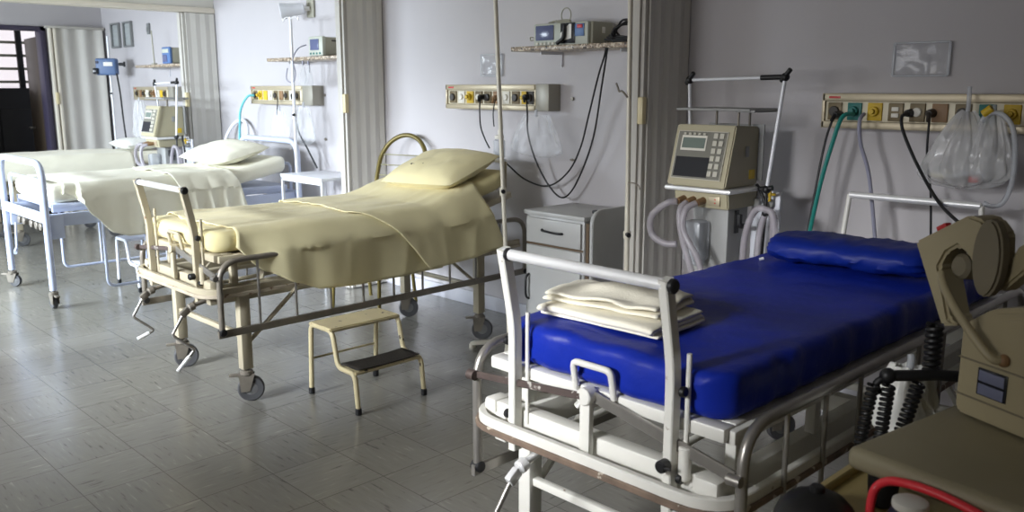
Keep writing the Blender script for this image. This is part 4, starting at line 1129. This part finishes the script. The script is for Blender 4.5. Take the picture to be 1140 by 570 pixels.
# ------------------------------------------------------------------ cables and hoses by the gas rails
def cable(label, pix, r, mat, name='power_cable', cat='cable', plug=None):
    pts = [at(x, y, Y) for x, y, Y in pix]; o0 = pts[0].copy()
    o = MB().tube(smooth_path([p - o0 for p in pts], 8), r, 8).build(name, mat, loc=o0)
    tag(o, label, cat)
    if plug:
        d = (pts[1] - pts[0]).normalized()
        MB().cyl((0, .03, 0), (0, -.025, 0), .02, .015, bev=.003).cyl((0, -.02, 0), d * .04 + Vector((0, -.02, 0)), .011, .007).build('plug', plug, o)
    return o
cable('thin black cable hanging from the leftmost outlet of the rail above the blue mattress', [(932, 128, 3.95), (925, 138, 3.90), (917, 165, 3.9), (907, 215, 3.88), (896, 275, 3.87)], .0055, 'cable', plug='black')
cable('teal oxygen hose hanging from the teal valve beside the leftmost outlet', [(950, 127, 3.94), (938, 130, 3.88), (928, 155, 3.86), (912, 210, 3.85), (896, 285, 3.84)], .010, 'teal', 'oxygen_hose', 'hose')
cable('grey-lilac hose hanging from the yellow valve above the blue mattress', [(962, 127, 3.94), (957, 135, 3.89), (958, 160, 3.88), (968, 200, 3.88), (976, 290, 3.88)], .009, 'ghose', 'air_hose', 'hose')
cable('thick black cable curving from the rail down toward the display of the trolley device', [(1012, 126, 3.95), (1004, 130, 3.88), (1006, 148, 3.86), (1022, 185, 3.82), (1045, 225, 3.7), (1072, 252, 3.6)], .007, 'cable', plug='black')
cable('thin black cable dropping straight down behind the head rail of the blue bed', [(1036, 126, 3.95), (1034, 140, 3.92), (1032, 175, 3.92), (1036, 215, 3.92), (1036, 280, 3.9)], .005, 'cable', plug='oblk')
cable('short black cable swinging free from the rail above the middle pillow', [(536, 108, 3.95), (534, 118, 3.9), (535, 140, 3.9), (540, 155, 3.9), (545, 165, 3.9)], .005, 'cable', plug='black')
cable('very short dark cord under the brown outlet above the middle pillow', [(552, 109, 3.95), (550, 118, 3.92), (549, 128, 3.92), (550, 141, 3.92)], .004, 'cable', plug='obrn')
cable('black cable looping low from the rail outlet up to the granite shelf', [(586, 108, 3.95), (587, 125, 3.9), (588, 150, 3.9), (597, 180, 3.95), (612, 208, 3.98), (627, 220, 3.98), (642, 203, 3.98), (660, 155, 3.95), (670, 95, 3.9), (676, 56, 3.79), (677, 47, 3.8)], .0055, 'cable', plug='black')
cable('black cable sagging from the granite shelf to the head of the middle bed', [(674, 47, 3.8), (674, 58, 3.79), (666, 85, 3.9), (655, 130, 3.97), (646, 165, 3.98), (632, 192, 3.99), (610, 207, 3.99), (585, 200, 3.98), (566, 184, 3.95), (556, 174, 3.92), (550, 168, 3.9)], .0055, 'cable')
cable('aqua hose dropping from the left end of the rail above the left bed', [(283, 106, 3.95), (275, 108, 3.9), (268, 122, 3.88), (267, 140, 3.88), (267, 165, 3.88)], .011, 'aqua', 'oxygen_hose', 'hose')
cable('black power cable trailing from the left bay rail toward the white side table', [(327, 106, 3.95), (328, 118, 3.92), (332, 145, 3.92), (342, 165, 3.93), (353, 187, 3.95)], .007, 'cable', plug='black')
cable('short black cord under the rail above the left bed', [(309, 108, 3.95), (309, 115, 3.93), (308, 128, 3.93)], .005, 'cable')
cable('grey lead looping from the small monitor over the shelf edge above the left bed', [(341, 50, 3.85), (332, 54, 3.79), (326, 66, 3.74), (329, 82, 3.78), (326, 92, 3.8), (319, 88, 3.8), (320, 76, 3.8)], .005, 'ghose')

# ------------------------------------------------------------------ clear plastic things
def sleeve(label, x0, x1, z0, z1):
    w, h = x1 - x0, z1 - z0
    o = thing('document_sleeve', label, 'document sleeve', ((x0 + x1) / 2, YB - .012, z0), 0, 'clear sleeves on the wall')
    m = MB()
    m.grid(lambda u, v: ((u - .5) * w, -.004 - .006 * noise.noise(Vector((u * 4, v * 3, x0))), v * h), 18, 14)
    m.build('pocket', 'sleeve', o, solid=.002)
    e = MB()
    for sx in (-.5, .5): e.box((sx * w, -.004, h / 2), (.012, .006, h), .002)
    e.box((0, -.004, h), (w, .006, .008), .002).box((0, -.004, 0), (w, .006, .008), .002)
    each(e, 'welded_edge', 'clearb', o)
sleeve('empty clear document sleeve on the wall above the long rail by the blue bed', -1.685, -1.445, 1.60, 1.745)
sleeve('clear document sleeve on the wall above the rail by the middle bed', -4.47, -4.27, 1.625, 1.765)

def bag(label, top, w, h, flat, seed, squeeze=.16, name='plastic_bag', contents=True, film='clear'):
    top = Vector(top)
    t = thing(name, label, 'plastic bag', top, 0, 'clear bags hung on the long rail')
    m = MB()
    def fn(u, v):
        a = v * 2 * PI; z = -h * u
        wid = w / 2 * (squeeze + (1 - squeeze) * min(1, (u * 1.25)) ** .8)
        if u > .82: wid *= max(.12, math.sqrt(max(0, 1 - ((u - .82) / .18) ** 2 * .98)))
        fold = 1 + .15 * math.sin(a * 13 + 5 * noise.noise(Vector((u * 2, a, seed)))) * (1 - u * .6)
        return (wid * math.cos(a) * fold, flat * wid * math.sin(a) * fold + .01 * noise.noise(Vector((a, u * 4, seed))), z + .012 * noise.noise(Vector((math.cos(a) * 2 + seed, math.sin(a) * 2, u * 3))))
    m.grid(fn, 30, 110, closed_v=True)
    m.build('bag_body', film, t)
    MB().tube([(0, 0, -.01), (.004, -.005, .02), (0, .0, .10 if contents else .03)], .009).build('knotted_neck', 'clearb', t)
    if contents:
        MB().tube([(.10 * math.cos(2 * PI * k / 16), flat * .10 * math.sin(2 * PI * k / 16), -h * .80 + .01 * math.sin(k)) for k in range(16)], .014, closed=True).build('coiled_tube', 'clearb', t)
        MB().box((.06, -.03, -h * .86), (.04, .02, .03), .006).build('connector', 'red', t)
        MB().ball((-.06, 0, -h * .84), .07, .05, .02).build('cloth_wad', 'towel', t)
    return t
bag('large gathered clear plastic bag of tubing hanging from the long rail', at(1077, 124, 3.90), .34, .32, .42, 2.)
t = bag('smaller clear plastic bag beside the large gathered bag on the long rail', at(1106, 126, 3.88), .20, .28, .45, 9., .3, contents=False)
pts = [at(x, y, 3.86) for x, y in ((1093, 135), (1104, 126), (1118, 129), (1128, 145), (1130, 175), (1126, 205), (1117, 225), (1105, 230), (1095, 226))]
MB().tube(smooth_path([p - t.location for p in pts], 6), .010).build('clear_hose', 'clearb', t)
MB().cyl((-.03, -.02, -.005), (.0, -.02, .02), .018).build('connector', 'oyel', t)
# mask and humidifier hanging under the middle rail
t = thing('oxygen_humidifier', 'clear oxygen humidifier bottle hanging beside the leaning pole', 'humidifier', at(556, 165, 3.93), 0)
MB().cyl((0, 0, .06), (0, 0, -.07), .038, bev=.012).build('bottle', 'clearb', t)
MB().cyl((0, 0, .06), (0, 0, .085), .03, bev=.004).cyl((0, 0, .085), (0, 0, .12), .01).build('cap', 'owht', t)
MB().tube(smooth_path([(0, 0, .10), (.05, -.02, .13), (.03, -.01, .22), (-.01, .0, .27)], 6), .006).build('supply_tube', 'clearb', t)
t = bag('wide crumpled clear plastic bag under the rail by the leaning pole', at(597, 128, 3.92), .42, .26, .22, 5., .45, contents=False, film='gauze')
t['group'] = 'clear bags on the wall'
t = bag('clear plastic bag hanging below the rail above the left bed', at(311, 122, 3.90), .28, .26, .3, 12., .4, contents=False, film='gauze')
t['group'] = 'clear bags on the wall'
t = bag('clear plastic bag under the grey end cover of the left bay rail', at(338, 118, 3.90), .30, .32, .3, 15., .4, contents=False, film='gauze')
t['group'] = 'clear bags on the wall'
t = bag('milky clear plastic bag hanging before the far ventilator rail', at(155, 112, 3.80), .40, .42, .3, 19., .4, contents=False)
t['group'] = 'clear bags on the wall'
for i, px in enumerate((337, 343)):
    t = thing('oxygen_mask', ('left' if i == 0 else 'right') + ' of the two clear masks hanging under the left bay shelf', 'oxygen mask', at(px, 68, 3.84), 0, 'clear masks under the shelf')
    m = MB()
    def fn(u, v, k=i):
        a = v * 2 * PI; r_ = .006 + .045 * u ** .7
        return (r_ * math.cos(a), r_ * .7 * math.sin(a), -.03 - .16 * u + .01 * math.sin(a * 2) * u)
    m.grid(fn, 12, 24, closed_v=True); m.build('mask_cone', 'gauze', t, solid=.002)
    MB().tube([(0, 0, 0), (.004, 0, -.03)], .008).build('elbow', 'ghose', t)

# ------------------------------------------------------------------ wall fittings of the left bays
t = thing('reading_lamp', 'white cylindrical reading lamp on the wall above the left bed', 'lamp', (-6.60, YB, 2.20))
MB().box((0, -.01, 0), (.11, .02, .15), .008).build('wall_plate', 'mon', t)
MB().cyl((-.0, -.02, 0), (-.04, -.08, -.01), .018).build('swivel', 'chrome', t)
MB().lathe([(.035, 0), (.05, .01), (.052, .10), (.066, .16), (.068, .20), (.06, .20)], Matrix.Translation((-.02, -.06, 0)) @ Matrix.Rotation(R(100), 4, 'X') @ Matrix.Rotation(R(-28), 4, 'Y'), 22).build('lamp_head', 'chairw', t)
for i, (x0, x1) in enumerate(((-11.06, -10.83), (-10.68, -10.46))):
    t = thing('wall_grille', ('left' if i == 0 else 'right') + ' one of the two grey framed grilles high in the far corner', 'grille', ((x0 + x1) / 2, YB, 2.02), 0, 'wall grilles')
    w = x1 - x0; hh = .27
    MB().bar([(-w / 2, -.015, 0), (w / 2, -.015, 0), (w / 2, -.015, hh), (-w / 2, -.015, hh)], .035, .03, closed=True).build('frame', 'ventgrey', t)
    m = MB().box((0, -.006, hh / 2), (w - .03, .008, hh - .03), .001)
    for k in range(7): m.box((0, -.012, .035 + k * .034), (w - .05, .008, .010), .002)
    m.build('mesh_panel', 'ventin', t)
t = MB().box((0, -.012, .0), (.06, .024, .12), .006).box((0, -.028, -.01), (.03, .012, .05), .004).build('wall_switch', 'ventgrey', loc=(-9.98, YB, 2.19)); tag(t, 'small dark grey box on the wall above the far shelf', 'wall box')
a = at(172, 72, 3.9)
t = thing('antenna_rod', 'thin upright rod standing on the far shelf left of the blue-fronted monitor', 'rod', (a.x, 3.9, 1.783))
MB().cyl((0, 0, 0), (0, 0, .02), .03, bev=.004).build('base', 'mon', t)
MB().cyl((0, 0, .02), (-.02, 0, .36), .007).build('rod', 'mon', t)
for i, (px, py, nm) in enumerate(((638, 110, 'small dark screw in the wall right of the middle rail'), (638, 178, 'small dark hook plate in the wall above the bedside cabinet'), (362, 106, 'tiny dark screw in the wall right of the left bay rail'), (363, 155, 'tiny cross-shaped screw in the wall above the white side table'))):
    p = at(px, py, YB)
    o = MB().cyl((0, .0, 0), (0, -.012, 0), .012 if i != 1 else .008, bev=.002).box((0, -.006, 0), (.04 if i in (1, 3) else .018, .006, .012), .002).build('wall_screw', 'dsteel', loc=p); tag(o, nm, 'screw')

# ------------------------------------------------------------------ trolley and monitor at the right
ct = thing('equipment_trolley', 'yellow-topped equipment trolley at the lower right corner', 'trolley', (-.40, 1.62, 0))
MB().box((0, 0, .675), (.78, 1.16, .02), .005).build('worktop', 'cart', ct)
e = MB().bar([(-.385, -.575, .69), (.385, -.575, .69), (.385, .575, .69), (-.385, .575, .69)], .022, .03, closed=True, up=(0, 0, 1)); e.build('raised_rim', 'cart', ct)
MB().box((0, 0, .40), (.70, 1.06, .53), .01).build('body', 'cartb', ct)
for k in range(3):
    d_ = MB().box((-.355, 0, .24 + k * .17), (.02, .98, .155), .006).build('drawer', 'cartb', ct)
    MB().tube([(-.366, -.12, .24 + k * .17), (-.40, -.12, .24 + k * .17), (-.40, .12, .24 + k * .17), (-.366, .12, .24 + k * .17)], .008, fil=.015).build('handle', 'chrome', d_)
for sx in (-1, 1):
    for sy in (-1, 1): caster((.30 * sx, .47 * sy, 0), ct, r=.05)
tr = thing('instrument_tray', 'grey-beige raised tray on black feet carrying the beige device', 'tray', (-.72, 1.69, .685), R(-8.5))
MB().box((.30, .31, .109), (.62, .64, .050), .02, seg=4).build('tray_top', 'tray', tr)
for x, y in ((.04, .06), (.54, .06), (.04, .56), (.54, .56)): MB().cyl((x, y, .002), (x, y, .092), .028, .034, bev=.005).build('rubber_foot', 'black', tr)

dv = thing('defibrillator', 'bulky beige defibrillator with a raised handle-like display hood, right edge', 'defibrillator', (-.66, 2.05, .820), R(-24))
poly = fillet([(0, 0, 0), (.40, 0, 0), (.40, .28, 0), (.17, .28, 0), (.075, .255, 0), (0, .20, 0)], .02, 4)
XZ = Matrix(((1, 0, 0, 0), (0, 0, 1, 0), (0, 1, 0, 0), (0, 0, 0, 1)))
MB().prism([(q.x, q.y) for q in poly], .22, Matrix.Translation((0, .012, 0)) @ XZ, .012).build('body', 'dev', dv)
poly = fillet([(.022, .004, 0), (.39, .004, 0), (.39, .265, 0), (.17, .265, 0), (.09, .24, 0), (.022, .19, 0)], .03, 4)
MB().prism([(q.x, q.y) for q in poly], .02, Matrix.Translation((0, -.004, 0)) @ XZ, .008).build('front_shell', 'dev', dv)
MB().box((.113, -.0055, .095), (.074, .004, .062), .002).build('rating_label', 'dark', dv)
MB().box((.113, -.0085, .109), (.064, .003, .024), .001).box((.113, -.0085, .079), (.064, .003, .024), .001).build('label_face', 'label', dv)
MB().box((.115, -.0045, .135), (.19, .004, .004), .001).box((.115, -.0045, .05), (.19, .004, .004), .001).build('moulded_seam', 'devd', dv)
# display hood: slanted slab with an arched cut-out, a round end lobe and a second rising arm
hood = [(-.172, .362), (-.025, .447), (.012, .442), (.045, .412), (.05, .36), (.053, .295), (.02, .305)]
arch = [(.0, .335), (-.018, .36), (-.045, .372), (-.075, .352), (-.092, .315), (-.05, .20), (-.022, .19), (-.072, .176)]
MB().prism(hood + arch, .075, Matrix.Translation((0, .03, 0)) @ XZ, .007).build('display_hood', 'dev', dv)
MB().cyl((-.045, .04, .325), (-.038, .10, .32), .030, bev=.008).build('lens_barrel', 'devd', dv)
lob = [(.018 + .052 * math.cos(a) * .75, .362 + .088 * math.sin(a)) for a in [2 * PI * k / 22 for k in range(22)]]
MB().prism(lob, .03, Matrix.Translation((.03, .012, 0)) @ XZ, .006).build('hinge_lobe', 'devd', dv)
MB().prism([(.045, .30), (.062, .285), (.17, .40), (.17, .44), (.13, .425), (.09, .39)], .05, Matrix.Translation((.0, .05, 0)) @ XZ, .006).build('second_arm', 'dev', dv)
MB().prism([(.03, .355), (.17, .42), (.24, .44), (.24, .37), (.10, .36)], .02, Matrix.Translation((0, .12, 0)) @ XZ, .004).build('arm_web', 'dev', dv)
MB().box((-.115, .06, .405), (.03, .02, .012), .003, rot=Matrix.Rotation(R(-30), 3, 'Y')).build('red_button', 'red', dv)
MB().tube(smooth_path([(-.055, -.0, .31), (-.02, -.02, .28), (.05, -.035, .225), (.12, -.03, .165), (.135, -.01, .16)], 6), .010).build('handset_cord', 'dev', dv)
MB().ball((.137, -.008, .158), .014).build('cord_plug', 'obrn', dv)

DVI = (Matrix.Translation((-.66, 2.05, .820)) @ Matrix.Rotation(R(-24), 4, 'Z')).inverted()
def coil(label, p0, p1, r, wire, turns, off):
    p0 = Vector(p0); p1 = Vector(p1); d = (p1 - p0); n = turns * 12; dn = d.normalized(); u = dn.orthogonal().normalized(); v = dn.cross(u)
    pts = [d * (k / n) + (u * math.cos(2 * PI * k / 12) + v * math.sin(2 * PI * k / 12)) * r for k in range(n + 1)]
    o = MB().tube(pts, wire, 7).build('coiled_cord', 'black', dv); o.matrix_basis = DVI @ Matrix.Translation(p0)
    return o
coil('thick black coiled cord running up beside the defibrillator display hood', (-.742, 2.16, .985), (-.735, 2.14, .86), .016, .006, 9, 0)
coil('left of the two black coiled cords dangling past the tray corner', (-.822, 2.02, .845), (-.832, 1.99, .69), .011, .0045, 13, 0)
coil('right of the two black coiled cords dangling past the tray corner', (-.795, 2.045, .845), (-.797, 2.02, .69), .012, .005, 13, 0)
coil('lower black coiled cord hanging behind the tray, below the black paddle bar', (-.752, 2.115, .845), (-.775, 2.08, .70), .013, .005, 12, 0)
o = MB().tube([(-.09, -.075, .0), (0, 0, .006), (.06, .06, .0)], .014, 12).ball((-.09, -.075, 0), .02).tube(smooth_path([(-.09, -.075, .0), (-.11, -.09, -.02), (-.105, -.085, -.045)], 5), .009).build('paddle_handle', 'black', loc=(-.715, 2.135, .862)); tag(o, 'black paddle bar sticking out left of the defibrillator', 'paddle')
t = bag('small white plastic bag hanging behind the coiled cords', (-.80, 2.18, .86), .17, .20, .4, 23., .5, contents=False); t['group'] = 'white bag by the trolley'
t.children[0].data.materials[0] = M['whitec']

# things lying on the trolley in front of the tray
mk = thing('face_mask', 'glossy black rubber face mask lying on the yellow trolley top', 'face mask', (-.735, 1.575, .686), R(20))
MB().lathe([(.075, .0), (.082, .012), (.074, .03), (.056, .05), (.03, .062), (.018, .066)], None, 28).build('mask_dome', 'black', mk)
MB().cyl((0, 0, .062), (0, 0, .078), .015, bev=.003).build('connector', 'black', mk)
tp = thing('bottle', 'squat dark navy bottle with a round white cap, in front of the grey-beige tray', 'bottle', (-.560, 1.590, .686))
MB().lathe([(.034, 0), (.040, .004), (.041, .06), (.036, .078), (.030, .086), (.030, .09)], None, 28).build('body', 'navy', tp)
MB().lathe([(.031, .088), (.033, .092), (.032, .102), (.027, .105), (.004, .1055)], None, 24).build('cap', 'sticker', tp)
pts = [(-.600, 1.560, .696), (-.640, 1.610, .715), (-.655, 1.655, .752), (-.635, 1.660, .778), (-.595, 1.650, .792), (-.540, 1.643, .795), (-.480, 1.634, .790), (-.43, 1.622, .780), (-.36, 1.60, .75), (-.30, 1.56, .70)]
o = MB().tube(smooth_path(place(pts, pts[0]), 8), .009, 10).build('rubber_tube', 'redtube', loc=pts[0]); tag(o, 'bright red rubber tube curving out below the grey-beige tray', 'tube')
